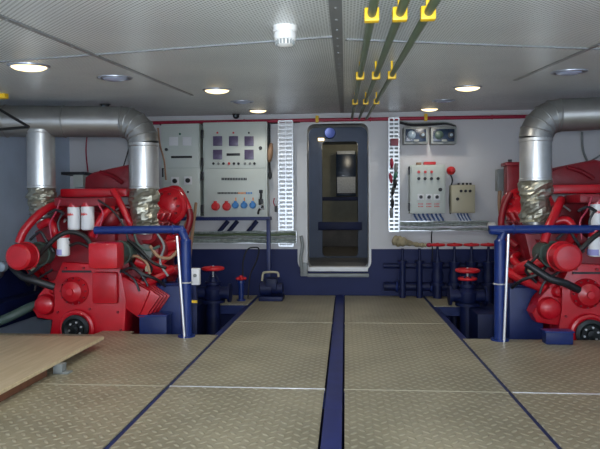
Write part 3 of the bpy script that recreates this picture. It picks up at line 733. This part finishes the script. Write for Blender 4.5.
c = at(262.5, 207, yd - .03); MB().torus(c + V((0, -.03, 0)), (0, 1, .0), .026, .008).build('padlock_shackle', M['rod'], d2)
for py in (134, 162, 176, 209): pbox('hinge', M['dark'], B, 200.9, py - 4, 203.2, py + 4, yd - .015, YF, .003)
# stand
t = empty('cabinet_stand', at(235, 285, 6.85), 'blue steel stand carrying the two grey electrical cabinets', 'stand')
o = MB(); a, b = at(166, 217.2, YF), at(270, 220.3, YF); o.box((a.x, YF, b.z), (b.x, 6.99, a.z)); o.build('shelf', M['blue'], t)
a = at(268.5, 219, YF); fl = -.0
for px in (268.3, 172): 
    x = at(px, 250, YF).x; MB().box((x - .022, YF, BZ), (x + .022, YF + .05, a.z), .004).build('leg', M['blue'], t)
for px in (223, 232.5, 252): 
    p, q = at(px + 5, 221, YF + .1), at(px - 4, 232, YF + .1); MB().cyl(p, q, .026, 10).build('brace', M['navy'], t)
# things hanging beside the large cabinet
a = at(270.3, 152, 6.9); t = empty('cable_holder', a, 'tan sheathed cable end hanging at the right edge of the larger grey cabinet', 'cable holder')
MB().tube([at(271.5, 143, 6.86), at(270.5, 150, 6.85), at(269.6, 158, 6.86), at(269.4, 162, 6.88)], .03, 10, rs=lambda u: .012 + .022 * math.sin(PI * u)).build('sheath', M['hose'], t)
MB().tube([at(269.4, 124, 6.93), at(269.2, 160, 6.92), at(269.8, 170, 6.9), at(270, 178, 6.9)], .014, 8).build('cable', M['dark'], t)
MB().ell(at(270, 175, 6.88), (.022, .02, .055)).build('plug', M['dark'], t)
a = at(276, 208, 6.95); t = empty('wall_switch', a, 'small dark switch with red cable tail on the wall beside the left cable ladder', 'switch')
pbox('body', M['dark'], t, 274.6, 206, 276.6, 212, 6.93, 6.995, .004); MB().tube([at(275, 206, 6.95), at(273.5, 202, 6.95), at(274.5, 198, 6.97)], .007, 6).build('cable', M['pipered'], t)

# ------------------------------------------------------------------ cable ladders
def ladder(px0, px1, py0, py1, Yf, label, rows, cols, back='plate'):
    a, b = at(px0, py0, Yf), at(px1, py1, Yf); t = empty('cable_ladder', ((a.x + b.x) / 2, Yf, b.z), label, 'cable ladder', 'galvanised cable ladders')
    o = MB(); w = b.x - a.x
    for x in [a.x + w * k / cols for k in range(cols + 1)]: o.box((x - .007, Yf, b.z), (x + .007, Yf + .05, a.z))
    for k in range(rows + 1):
        z = b.z + (a.z - b.z) * k / rows; o.box((a.x, Yf + .004, z - .011), (b.x, Yf + .012, z + .011))
    o.build('ladder', M['galv'], t)
    o = MB()
    o.box((a.x + .005, Yf + .03, b.z), (b.x - .005, YB - .001, a.z)); o.build('backing', M[back], t)
    return t
ladder(278.3, 293, 121, 246, 6.9, 'wide bright cable ladder on the wall just left of the doorway', 30, 2)
t = ladder(389, 399, 118, 231, 6.9, 'narrow cable ladder right of the doorway with red and dark cable glands', 28, 2, 'greybox')
for (x, y, m, ang) in ((391.8, 163, 'pipered', 0), (395.6, 175, 'lampgreen', .1), (390.8, 178, 'pipered', -.1), (395, 183, 'dark', 0), (393, 191, 'dark', .1), (392.5, 203, 'dark', 0), (396, 168, 'greybox', 0), (391.5, 213, 'greybox', 0)):
    c = at(x, y, 6.87); MB().tube([c + V((ang * .1, .03, .055)), c, c + V((-ang * .1, .02, -.055))], .016, 8, rs=lambda u: .010 + .012 * math.sin(PI * u)).build('cable_gland', M[m], t)
a, b = at(390.5, 138.5, 6.84), at(398.5, 145.5, 6.84)
tag(MB().box((a.x, 6.84, b.z), (b.x, 6.898, a.z), .006).build('relay_box', mat('maroon', (110, 48, 62), .5)), 'maroon box on the narrow cable ladder right of the doorway', 'box')
def htray(px0, px1, py0, py1, Yf, label, nc, mats, dense):
    a, b = at(px0, py0, Yf), at(px1, py1, Yf); t = empty('cable_tray', ((a.x + b.x) / 2, Yf, b.z), label, 'cable tray', 'horizontal cable trays')
    o = MB(); n = int((b.x - a.x) / .045)
    for z in (b.z, a.z): o.box((a.x, Yf, z - .006), (b.x, Yf + .06, z + .006))
    for k in range(n + 1):
        x = a.x + (b.x - a.x) * k / n; o.box((x - .006, Yf + .02, b.z), (x + .006, Yf + .03, a.z))
    o.build('tray', M['galv'], t)
    rnd = random.Random(5)
    for k in range(nc):
        z = b.z + (a.z - b.z) * (k + .5) / nc; h = (a.z - b.z) / nc * .55
        pts = [(a.x + (b.x - a.x) * i / 8, Yf + .005 + rnd.uniform(-.008, .008) , z + rnd.uniform(-.006, .006)) for i in range(9)]
        MB().tube(pts, h, 8).build('cable', M[mats[k % len(mats)]], t)
    return t
htray(191, 296, 231.5, 243, 6.88, 'cable tray full of grey-green cables below the large cabinet', 5, ['cable', 'cable', 'greybox', 'pipegreen', 'cable'], 1)
htray(400, 489, 221.5, 230.5, 6.88, 'cable tray of grey cables below the two control boxes', 4, ['cable', 'cablewhite', 'cable', 'cable'], 1)
a = at(492, 226.3, 6.8); tag(MB().lathe(a + V((-.05, 0, 0)), (1, 0, 0), [(0, .03), (.01, .045), (.08, .045), (.09, .03)], 18).build('white_plug', M['detector']), 'white round plug at the right end of the lower cable tray', 'plug')

# ------------------------------------------------------------------ right hand boxes
def flood(x0, x1, label):
    t = empty('flood_light', at((x0 + x1) / 2, 143, 6.85), label, 'light', 'wall lights right of the doorway')
    b = pbox('housing', M['greybox'], t, x0, 126.5, x1, 143.8, 6.85, YB - .002, .012)
    p = pbox('front_glass', M['darkblue'], t, x0 + 2.2, 129, x1 - 2.2, 141.2, 6.835, 6.85, .006)
    disc('reflector', M['lens'] if x0 < 420 else M['greygreen'], t, x0 + 8, 135, 4.2, 6.834, .03, lambda r, h: [(0, r), (h * .4, r), (h * .7, r * .8), (h, r * .3)], 20)
    disc('small_lamp', M['lens'], t, x1 - 5.5, 135, 1.6, 6.834, .02)
    disc('small_ring', M['dark'], t, x1 - 5.5, 135, 3.2, 6.835, .008)
    pbox('lower_clip', M['greybox'], t, (x0 + x1) / 2 - 2, 139.5, (x0 + x1) / 2 + 3, 141.5, 6.826, 6.835, .002)
flood(403.5, 428.3, 'left grey wall light with a pale round lens, above the control box')
flood(431, 456.8, 'right grey wall light with a dark round lens, above the control box')
C = empty('control_box', at(428, 213, 6.82), 'grey wall control box with red lamps and three switches', 'control box')
pbox('body', M['cab'], C, 410, 165, 445.5, 213.5, 6.82, YB - .002, .008); Yc = 6.808
dd = pbox('door', M['cab'], C, 411.5, 166.5, 444, 212, Yc, 6.82, .004)
for px in (418.7, 425.2, 431.6): disc('red_lamp', M['lampred'], dd, px, 172, 1.4, Yc, .015)
for px in (418.7, 425, 431.4, 438): disc('push_button', M['dark'], dd, px, 178.6, 1.5, Yc, .018)
disc('lock', M['dark'], dd, 440.2, 189.6, 1.8, Yc, .02)
for px in (420.8, 429, 437): 
    pbox('switch_plate', M['plate'], dd, px - 3.2, 194, px + 3.2, 200, Yc - .006, Yc, .001); disc('switch_knob', M['dark'], dd, px, 197, 1.7, Yc - .006, .025)
    o = MB()                                    # two rows of tiny red lettering
    rnd = random.Random(int(px))
    for row in (204, 206.6):
        for k in range(4):
            a = at(px - 2.6 + 1.35 * k, row - .7, Yc); b = at(px - 1.8 + 1.35 * k, row + .5, Yc); o.box((a.x, Yc - .002, b.z), (b.x, Yc, a.z))
    o.build('red_lettering', M['lampred'], dd)
for py in (170.5, 207): pbox('hinge', M['dark'], C, 408.4, py - 4, 410.2, py + 4, Yc - .01, 6.84, .003)
pbox('warning_bar', M['sockred'], C, 424, 161.8, 436, 164.6, 6.86, 6.95, .008); pbox('cable_gland', M['hose'], C, 416.5, 162.4, 421.5, 164.8, 6.87, 6.93, .006)
t = empty('alarm_bell', at(450, 171, 6.95), 'round red alarm sounder beside the grey wall control box', 'alarm')
c = at(450, 171, 6.99); MB().lathe(c, (0, -1, 0), [(0, .035), (.04, .035), (.05, .05), (.10, .046), (.13, .02)], 22).build('dome', M['sockred'], t)
MB().tube([at(450.5, 174.5, 6.97), at(452.4, 180, 6.97), at(451, 187, 6.96), at(449.5, 200, 6.97), at(450.5, 214, 6.97)], .008, 8).build('cable', M['dark'], t)
D = empty('junction_box', at(463, 213, 6.84), 'small beige box with three buttons right of the wall control box', 'junction box')
pbox('body', M['cab2'], D, 451.5, 185, 475.2, 213, 6.84, YB - .002, .008)
dd = pbox('door', M['cab2'], D, 452.8, 186.2, 474, 211.8, 6.83, 6.84, .004)
for px in (461, 465.5, 470): disc('push_button', M['dark'], dd, px, 191, 1.4, 6.83, .018)
disc('lock', M['dark'], dd, 457.5, 199, 1.6, 6.83, .02)
for px in (458.5, 463, 467, 470.5):
    a = at(px, 185, 6.9); MB().cyl(a, a + V((0, 0, .025)), .014, 10).build('top_gland', M['dark'], D)
for (xs_, xe, n, lab) in ((412, 440, 7, 'bundle of blue and white cables below the wall control box'), (456, 467, 4, 'short blue and white cables below the small beige box')):
    t = empty('cable_bundle', at((xs_ + xe) / 2, 222, 6.9), lab, 'cable bundle')
    for k in range(n * 2):
        x = xs_ + (xe - xs_) * k / (n * 2 - 1); MB().tube([at(x, 213.6, 6.91), at(x + .8, 216, 6.9), at(x + 3.2, 220, 6.9), at(x + 3.6, 221.3, 6.9)], .011, 8).build('cable', M['cableblue' if k % 2 else 'cablewhite'], t)
tag(MB().tube([at(432, 231, 6.88), at(431.5, 240, 6.93), at(432.5, 250, 6.95), at(432, 262, 6.97)], .007, 8).build('black_cable', M['black']), 'thin black cable hanging from the tray behind the handwheels', 'cable')

# pipes and cables along the top of the back bulkhead
yp = 6.93
a, b = at(150, 122.5, yp), at(535, 116.5, yp); zz = (a.z + b.z) / 2 
zz = at(336, 119.8, yp).z
t = empty('red_pipe', (0, yp, zz), 'thin red pipe running along the top of the back wall', 'pipe')
MB().tube([(-3.35, yp, zz), (3.4, yp, zz)], .021, 14).build('pipe', M['pipered'], t)
for x in (-2.4, -1.2, .3, 1.7): MB().torus((x, yp, zz), (1, 0, 0), .022, .007, 16, 6).build('coupling', M['pipered'], t)
for px, lab in ((317, 'yellow clip on the red pipe above the doorway'), (426, 'yellow clip on the red pipe above the wall lights')):
    x = at(px, 118, 6.9).x
    tag(MB().box((x - .018, yp - .03, zz - .03), (x + .018, yp + .03, zz + .05), .004).build('pipe_clip', M['yellow']), lab, 'pipe clip', 'yellow pipe clips')
t = empty('cable_run', at(230, 124, 6.95), 'dark cable run along the wall top above the large grey cabinets', 'cable run')
for k in range(2): MB().tube([at(160, 123.5 + k, 6.96), at(200, 124.4 + k * .6, 6.94), at(245, 123.5 + k, 6.96), at(278, 121.8 + k, 6.95), at(300, 121.5 + k * .5, 6.96)], .011, 8).build('cable', M['dark' if k else 'cable'], t)
t = empty('cable_run', at(420, 122, 6.95), 'dark looping cables above the two wall lights', 'cable run')
for k in range(3): MB().tube([at(394, 120 + k, 6.95), at(401, 121 + k * 1.2, 6.93), at(412, 123.4 + k, 6.93), at(432, 122.8 + k, 6.94), at(446, 122.6 + k * .7, 6.95), at(456, 126, 6.95)], .010, 8).build('cable', M['dark' if k else 'cable'], t)
# left end of the red pipe, nearer the camera
tag(MB().tube([at(-12, 97.5, 5.6), at(10, 99, 5.75), at(45, 104, 6.3)], .022, 12).build('red_pipe', M['pipered']), 'short red pipe under the ceiling above the left exhaust duct', 'pipe')

# ------------------------------------------------------------------ valves
def wheel(parent, c, R, m='wheelred', tilt=(0, 0, 1), name='handwheel'):
    o = MB().torus(c, tilt, R, R * .17, 30, 8); o.lathe(V(c) - V((0, 0, .012)), (0, 0, 1), [(0, R * .25), (.03, R * .25), (.036, R * .1)], 14)
    for k in range(4):
        th = k * PI / 2 + .4; o.cyl(c, V(c) + V((math.cos(th) * R, math.sin(th) * R, 0)), R * .09, 8)
    return o.build(name, M[m], parent)
def big_valve(x, y, zw, label, wheels, R, zb=BZ):
    t = empty('valve', (x, y, zb), label, 'valve', 'blue valves with red handwheels')
    o = MB(); z0 = zw - .34
    o.lathe((x, y, zb), (0, 0, 1), [(0, .12), (.025, .12), (.025, .075), (z0 - zb - .02, .075), (z0 - zb - .02, .125), (z0 - zb + .01, .125), (z0 - zb + .01, .085), (z0 - zb + .06, .10), (z0 - zb + .12, .10), (z0 - zb + .17, .06), (z0 - zb + .17, .085), (z0 - zb + .20, .085), (z0 - zb + .20, .045), (z0 - zb + .25, .03)], 24)
    o.lathe((x - .19, y, z0 + .08), (1, 0, 0), [(0, .10), (.025, .10), (.025, .065), (.355, .065), (.355, .10), (.38, .10)], 22)
    for s in (1, -1): o.tube([(x + s * .05, y, z0 + .18), (x + s * .045, y, zw - .10), (x + s * .01, y, zw - .05)], .011, 8)
    o.build('valve_body', M['navy'], t)
    MB().cyl((x, y, z0 + .2), (x, y, zw + .03), .011, 10).build('stem', M['rod'], t)
    for dz, rr in wheels: wheel(t, (x, y, zw + dz), rr)
    return t
p = at(213, 268.5, 6.1); big_valve(p.x, 6.1, p.z, 'tall blue valve with one red handwheel, left of the walkway', [(0, .105)], .1)
p = at(467.5, 270.5, 6.1); big_valve(p.x, 6.1, p.z, 'tall blue valve with two stacked red handwheels, right of the walkway', [(0, .108), (-.085, .085)], .1)
# row of four valves along the right bulkhead
def wall_valve(x, y, zw, label):
    t = empty('valve', (x, y, BZ), label, 'valve', 'row of valves along the back wall')
    o = MB().lathe((x, y, BZ), (0, 0, 1), [(0, .09), (.02, .09), (.02, .05), (.55, .05), (.55, .085), (.58, .085), (.58, .06), (.66, .07), (.74, .05), (.80, .07), (.82, .07), (.82, .03), (.88, .02), (zw - BZ - .02, .014)], 20)
    o.build('valve_body', M['navy'], t); wheel(t, (x, y, zw), .078); return t
pz = at(454, 244.8, 6.78).z
px_ = [437.5, 454.5, 471.5, 488.5]; w0 = None
ords = ['first handwheel valve right of the pale khaki bundle, by the back wall', 'second handwheel valve right of the pale khaki bundle, by the back wall', 'third handwheel valve right of the pale khaki bundle, by the back wall', 'last handwheel valve of the back row, nearest the right engine']
for x, lab in zip(px_, ords):
    X = at(x, 245, 6.78).x
    if w0 is None: w0 = wall_valve(X, 6.78, pz, lab)
    else: move_copy(w0, (X, 6.78, BZ), lab)
# extra stems under the khaki bundle
for px, lab in ((402.5, 'blue pipe standing under the wide end of the khaki bundle'), (419.5, 'blue pipe standing under the narrow end of the khaki bundle')):
    X = at(px, 250, 6.8).x; 
    tag(MB().lathe((X, 6.8, BZ), (0, 0, 1), [(0, .06), (.02, .06), (.02, .035), (.8, .035), (.8, .055), (.83, .055), (.83, .02), (.97, .016)], 16).build('stand_pipe', M['navy']), lab, 'pipe', 'blue stand pipes')
o = MB(); K = [at(393, 239.5, 6.8), at(398, 241, 6.78), at(404, 242, 6.76), at(412, 243.6, 6.78), at(420, 245, 6.8), at(426, 245.3, 6.8)]
o.tube(K, .05, 14, rs=lambda u: .018 + .045 * math.sin(PI * min(1, u * 1.5 + .12)) * (1 - u) ** .6 + .012 * math.sin(20 * u) ** 2)
tag(o.build('rolled_cloth', M['khaki']), 'khaki rolled cloth bundle lying over the pipes right of the doorway', 'cloth')
X = at(426.5, 245, 6.8)
tag(MB().ell(X + V((.03, 0, 0)), (.035, .03, .025)).build('red_plug', M['pipered']), 'small dark red plug at the end of the khaki cloth bundle', 'plug')
# pipework manifold on the right bulkhead, low
t = empty('pipe_manifold', (1.2, 6.86, BZ), 'blue pipe manifold low along the back wall right of the doorway', 'pipes')
MB().cyl((.45, 6.88, .12), (1.9, 6.88, .12), .05, 18).build('pipe', M['navy'], t); MB().cyl((.45, 6.9, .36), (1.9, 6.9, .36), .03, 16).build('pipe', M['navy'], t)
for x in (.6, 1.0, 1.4, 1.8): MB().torus((x, 6.88, .12), (1, 0, 0), .055, .016, 18, 8).build('flange', M['blue'], t)
# small red topped valve, left
p = at(241, 278.5, 6.5); t = empty('small_valve', (p.x, 6.5, -.0), 'short blue valve with red star knob near the back wall, left of the walkway', 'valve')
MB().lathe((p.x, 6.5, 0), (0, 0, 1), [(0, .05), (.015, .05), (.015, .03), (p.z - .05, .03), (p.z - .05, .045), (p.z - .02, .04)], 16).build('valve_body', M['rail'], t)
o = MB().lathe((p.x, 6.5, p.z - .02), (0, 0, 1), [(0, .018), (.03, .022), (.05, .02), (.055, .01)], 12)
for k in range(5): th = 2 * PI * k / 5; o.ell((p.x + .042 * math.cos(th), 6.5 + .042 * math.sin(th), p.z), (.022, .022, .016), 10)
o.build('star_knob', M['wheelred'], t)
# pump by the doorway step
a = at(270, 273, 6.55); t = empty('bilge_pump', (a.x, 6.55, 0), 'dark blue pump with pale grey handle beside the walkway left of the doorway', 'pump')
o = MB().box((a.x - .12, 6.45, 0), (a.x + .15, 6.72, .05), .01); o.lathe((a.x - .12, 6.58, .13), (1, 0, 0), [(0, .05), (.01, .085), (.14, .085), (.15, .065), (.26, .065), (.27, .03)], 20); o.box((a.x - .05, 6.5, .12), (a.x + .08, 6.66, .25), .02)
o.build('pump_body', M['navy'], t)
o = MB().tube([at(262, 281, 6.45), at(263, 274, 6.45), at(266, 272.3, 6.45), at(277, 272.5, 6.45), at(278.5, 277, 6.45)], .012, 8); o.build('handle', M['cab2'], t)
tag(MB().tube([at(243, 276, 6.6), at(243, 262, 6.62), at(247, 250, 6.66), at(254, 247.4, 6.7), at(259, 249.5, 6.72), at(256, 262, 6.7), at(250, 276, 6.65), V((at(248, 289, 6.6).x, 6.6, .006))], .008, 8).build('looped_cable', M['black']), 'black cable looping up from the small red-topped valve', 'cable')
# white box on left valve area
a = at(195, 282, 4.97); t = empty('switch_box', a, 'small white switch box behind the left handrail post', 'switch box')
pbox('body', M['plate'], t, 190.8, 268.5, 199.5, 285, 4.95, 5.0, .006); disc('switch_knob', M['greybox'], t, 195, 275.5, 1.8, 4.95, .012)
pbox('conduit', M['navy'], t, 193.5, 285, 196.5, 300, 4.96, 5.0); 
x_ = at(195, 300, 4.98).x; MB().box((x_ - .02, 4.96, BZ), (x_ + .02, 5.0, at(195, 299, 4.98).z), .004).build('post', M['navy'], t)
pbox('yellow_tag', M['yellow'], t, 190, 300.5, 197, 303, 4.945, 4.96)
# hoses by the left engine flank and right box
tag(MB().tube([at(196, 203, 6.3), at(194, 220, 6.2), at(191, 245, 6.1), at(189, 268, 6.05), at(188, 300, 6.0), V((at(188, 320, 6.0).x, 6.0, BZ))], .017, 8).build('tan_hose', M['hose']), 'slim tan hose hanging before the left electrical cabinet', 'hose')
a = at(502.5, 190, 6.3); t = empty('filter_box', a, 'pale grey-green box with hanging tan hoses left of the right engine', 'box')
pbox('body', M['greybox'], t, 497.5, 169, 508.5, 191, 6.3, 6.4, .01)
MB().tube([at(500, 190, 6.32), at(499.5, 205, 6.3), at(501, 222, 6.25), at(500, 250, 6.25), V((at(500, 270, 6.25).x, 6.25, BZ))], .02, 8).build('hose', M['hose'], t)
MB().tube([at(505, 190, 6.32), at(503, 205, 6.3), at(505, 222, 6.25), at(506, 240, 6.25)], .016, 8).build('hose', M['greybox'], t)

# ------------------------------------------------------------------ left hull side
t = empty('hull_tray', (XL + .05, 6.5, .6), 'narrow perforated tray standing in the corner behind the left exhaust riser', 'cable tray')
a, b = at(57.5, 139, 6.95), at(63, 205, 6.95); o = MB()
for x in (a.x, b.x): o.box((x - .008, 6.95, b.z), (x + .008, 6.999, a.z))
for k in range(22): z = b.z + (a.z - b.z) * k / 21; o.box((a.x, 6.95, z - .014), (b.x, 6.96, z + .014))
o.build('tray', M['galv'], t); 
tag(MB().tube([at(87, 136, 6.7), at(86, 152, 6.7), at(88, 172, 6.6)], .008, 8).build('red_cable', M['pipered']), 'thin dark red cable hanging between the two left exhaust risers', 'cable')
tag(MB().tube([at(131, 141, 5.6), at(127, 155, 5.6), at(123, 168, 5.6)], .007, 8).build('thin_cable', M['dark']), 'thin dark cable just left of the front exhaust riser', 'cable')
tag(MB().tube([at(158, 128, 6.2), at(160, 145, 6.2), at(164, 160, 6.2), at(166, 180, 6.2)], .010, 8).build('thin_cable', M['hose']), 'thin tan cable just right of the front exhaust riser', 'cable')
t = empty('grey_shelf', at(72, 178, 6.5), 'pale box on a dark shelf behind the left engine', 'shelf')
pbox('shelf', M['dark'], t, 61, 172, 84, 174.5, 6.5, 6.9); pbox('pale_box', M['cab'], t, 73, 174.5, 83, 187, 6.55, 6.8, .006)
t = empty('hull_stringer', (XL + .2, 4.8, BZ), 'dark blue ledge along the hull left of the left engine', 'ledge')
MB().box((XL + .002, 4.7, -.0), (-3.0, 6.4, .22), .02).build('ledge', M['navy'], t)
MB().box((XL + .002, 4.75, .22), (-3.12, 6.4, .5), .02).build('upper_ledge', M['navy'], t)
tag(MB().tube([at(-10, 325, 4.75), at(12, 316, 4.8), at(30, 307, 4.9), at(40, 304, 4.95)], .04, 14).build('grey_pipe', M['greygreen']), 'grey pipe slanting up at the left edge beside the left engine', 'pipe')
t = empty('wall_gauge', at(2, 260, 4.7), 'pale blue round fitting at the left photo edge beside the engine', 'gauge')
c = at(0, 267, 4.5); MB().lathe(c + V((0, .06, 0)), (0, -1, 0), [(0, .03), (.02, .045), (.06, .04), (.07, .02)]).build('dial', M['lens'], t); MB().tube([c + V((0, .04, 0)), c + V((-.1, .1, -.1)), V((-3.35, 4.75, .45))], .02, 8).build('stem', M['dark'], t)

# right upper background pipes
for pts, r, m, nm, lab in (
    ([(540, 186), (572, 172), (606, 152)], .011, 'greybox', 'thin_pipe', 'upper thin grey pipe slanting over the right engine'),
    ([(548, 190), (576, 177), (606, 161)], .011, 'greybox', 'thin_pipe', 'lower thin grey pipe slanting over the right engine'),
    ([(556, 186), (580, 179), (606, 164)], .024, 'pipered', 'red_pipe', 'red pipe slanting up to the right edge over the right engine'),
    ([(582, 132), (583, 150), (588, 164), (590, 182)], .013, 'greybox', 'grey_cable', 'grey cable hanging below the right exhaust duct')):
    tag(MB().tube([at(x, y, 6.985 - r) for x, y in pts], r, 10).build(nm, M[m]), lab, 'pipe' if 'pipe' in nm else 'cable')

# ------------------------------------------------------------------ ceiling fittings
def tilt(o): o.rotation_euler = (math.atan(SL), 0, 0)
def downlight(px, py, lit):
    p = atc(px, py); n = V((0, SL, -1)).normalized()
    return p, n
def make_light(p, lit, label, grp):
    n = V((0, SL, -1)).normalized()
    t = empty('ceiling_light', p, label, 'ceiling light', grp)
    o = MB().lathe(p, n, [(0, .108), (.005, .107), (.010, .098), (.008, .088), (.002, .088)], 32, cap=False)
    o.build('rim', M['shade'], t)
    MB().lathe(p, n, [(.002, .077), (.010, .074), (.020, .05), (.024, .001)] if not lit else [(.002, .09), (.012, .088), (.022, .07), (.029, .035), (.031, .001)], 28).build('lens', M['lit' if lit else 'unlit'], t)
    return t
lits = [(29, 65.5, 'largest lit ceiling light, near the left edge of the photo'), (217, 89.5, 'lit ceiling light before the left electrical cabinets, nearer of two'),
        (258, 110, 'farthest lit ceiling light at left, above the large grey cabinet'), (467.5, 87, 'lit ceiling light at right, nearer of the two'), (429.5, 108.5, 'farthest lit ceiling light at right, above the wall lights')]
unl = [(115, 77.5, 'unlit ceiling light between the big lit lamp and the exhaust elbow'), (242, 101.5, 'small unlit ceiling light between the two lit lamps at left'),
       (569, 71.5, 'unlit ceiling light above the right exhaust duct'), (443.5, 100.5, 'unlit ceiling light between the two lit lamps at right')]
lp = []
L0 = U0 = None
for x, y, lab in lits:
    p = atc(x, y); lp.append(p)
    if L0 is None: L0 = make_light(p, True, lab, 'lit ceiling lights')
    else: move_copy(L0, p, lab)
for x, y, lab in unl:
    p = atc(x, y)
    if U0 is None: U0 = make_light(p, False, lab, 'unlit ceiling lights')
    else: move_copy(U0, p, lab)
def lamp(p, power, col=(1, .95, .86), size=2.75):
    l = bpy.data.lights.new('downlight', 'SPOT'); l.energy = power; l.color = col; l.spot_size = size; l.spot_blend = .5; l.shadow_soft_size = .07
    o = bpy.data.objects.new('downlight', l); o.location = V(p) + V((0, 0, -.05)); COL.objects.link(o); return o
PW = 20
for p in lp: lamp(p, PW * (.45 if p.y > 5 else 1))
for x, y in ((-1.6, 1.0), (1.6, 1.0), (0.0, -.4), (-2.6, 2.2), (2.7, 2.6)):  # unseen lamps added beside and behind the camera as extra light
    p = V((x, y, cz(y))); move_copy(L0, p, 'added lit ceiling light beside or behind the camera, out of view', 'added ceiling lights out of view'); lamp(p, PW * .45)
# smoke detector
p = atc(285, 26); t = empty('smoke_detector', p, 'white round smoke detector under the ceiling, left of the green pipes', 'smoke detector')
n = V((0, 0, -1)); MB().lathe(p + V((0, 0, .01)), n, [(0, .046), (.03, .046), (.034, .044)], 28).build('base', M['detector'], t)
MB().lathe(p + V((0, 0, -.024)), n, [(0, .040), (.012, .044), (.03, .042), (.036, .034), (.05, .03), (.056, .012)], 28).build('head', M['detector'], t)
o = MB()
for k in range(16): th = 2 * PI * k / 16; o.box((p.x + .035 * math.cos(th) - .003, p.y + .035 * math.sin(th) - .003, p.z - .074), (p.x + .035 * math.cos(th) + .003, p.y + .035 * math.sin(th) + .003, p.z - .056))
o.build('vents', M['greybox'], t)
# small dark dome fittings
for px, py, lab in ((105, 106, 'small black fitting with a bright spot above the left exhaust duct'), (236, 116, 'small black fitting above the large grey cabinet'), (447.5, 114.5, 'small black fitting above the right wall light')):
    p = atc(px, py - 2) + V((0, 0, .012)); t = empty('dome_camera', p, lab, 'camera', 'small black ceiling fittings')
    MB().lathe(p, (0, 0, -1), [(0, .05), (.015, .05), (.02, .04), (.05, .036), (.065, .02), (.07, 0)], 20).build('dome', M['dark'], t)
    MB().ell(p + V((0, -.034, -.04)), .014).build('lens', M['lens'], t)
# three green pipes with yellow clamps
yC = (1.81, 3.18, 4.73)
for i, x in enumerate((.083, .168, .253)):
    dz = .075
    nm = ('left', 'middle', 'right')[i]
    y0, y1 = YN, 6.9
    tag(MB().cyl((x, y0, cz(y0) - dz), (x, y1, cz(y1) - dz), .0135, 16).build('ceiling_pipe', M['pipegreen']), '%s one of the three green pipes under the ceiling' % nm, 'pipe', 'green ceiling pipes')
cl0 = None
for j, y in enumerate(yC):
    for i, x in enumerate((.083, .168, .253)):
        z = cz(y)
        lab = '%s yellow clamp of the %s row on the green ceiling pipes' % (('left', 'middle', 'right')[i], ('nearest', 'second', 'farthest')[j])
        if cl0 is None:
            o = MB(); o.box((x - .0225, y - .014, z - .098), (x + .0225, y + .014, z - .057), .004); o.box((x - .006, y + .002, z - .06), (x + .006, y + .012, z + .003), .002)
            cl0 = tag(o.build('pipe_clamp', M['yellow'], origin=(x, y, z)), lab, 'pipe clamp', 'yellow pipe clamps')
        else: move_copy(cl0, (x, y, z), lab)
# seams of the ceiling sheets with rivets
def seam(p, q, w, idx, rv=.0055):
    p, q = V(p), V(q); d = (q - p).normalized(); nrm = V((0, SL, -1)).normalized(); sd = d.cross(nrm)
    o = MB(); o.obox((p + q) / 2 + nrm * .003, (q - p) / 2, sd * w, nrm * .003)
    L = (q - p).length; n = int(L / .17)
    for k in range(n): o.lathe(p + d * (L * (k + .5) / n) + nrm * .006, nrm, [(0, rv), (.003, rv * .7), (.004, 0.0005)], 8)
    struct(o.build('trim_%d' % idx, M['seam']))
def C(x, y): return V((x, y, cz(y)))
seam(atc(-8, 12), atc(192, 95), .012, 3)
seam(atc(608, 40), atc(515, 80), .012, 4)
seam(C(-.03, YN), C(-.03, 6.9), .022, 5)
seam(atc(-60, 66), atc(335, 36), .008, 6); seam(atc(346, 39), atc(608, 49), .008, 7)
# ------------------------------------------------------------------ light
fl = bpy.data.lights.new('flash', 'AREA'); fl.shape = 'RECTANGLE'; fl.size = .12; fl.size_y = .08; fl.energy = 36; fl.color = (.92, .96, 1)
fo = bpy.data.objects.new('flash', fl); fo.matrix_world = Matrix.Translation(V((.05, -.02, 1.1))) @ RM; COL.objects.link(fo)
cl = bpy.data.lights.new('corridor_lamp', 'POINT'); cl.energy = 6; cl.color = (1, .9, .7); cl.shadow_soft_size = .1
co = bpy.data.objects.new('corridor_lamp', cl); co.location = (.1, 11, 2.2); COL.objects.link(co)
cl = bpy.data.lights.new('corridor_lamp', 'POINT'); cl.energy = 2.5; cl.color = (.9, .95, 1); cl.shadow_soft_size = .1
co = bpy.data.objects.new('corridor_lamp', cl); co.location = (-.3, 8.5, 2.2); COL.objects.link(co)
w = bpy.data.worlds.new('world'); S.world = w; w.use_nodes = True
bg = w.node_tree.nodes['Background']; bg.inputs[0].default_value = (.70, .82, 1, 1); bg.inputs[1].default_value = 3.3
S.view_settings.view_transform = 'Standard'; S.view_settings.look = 'None'; S.view_settings.gamma = 1; S.view_settings.use_curve_mapping = False
S.view_settings.exposure = .38
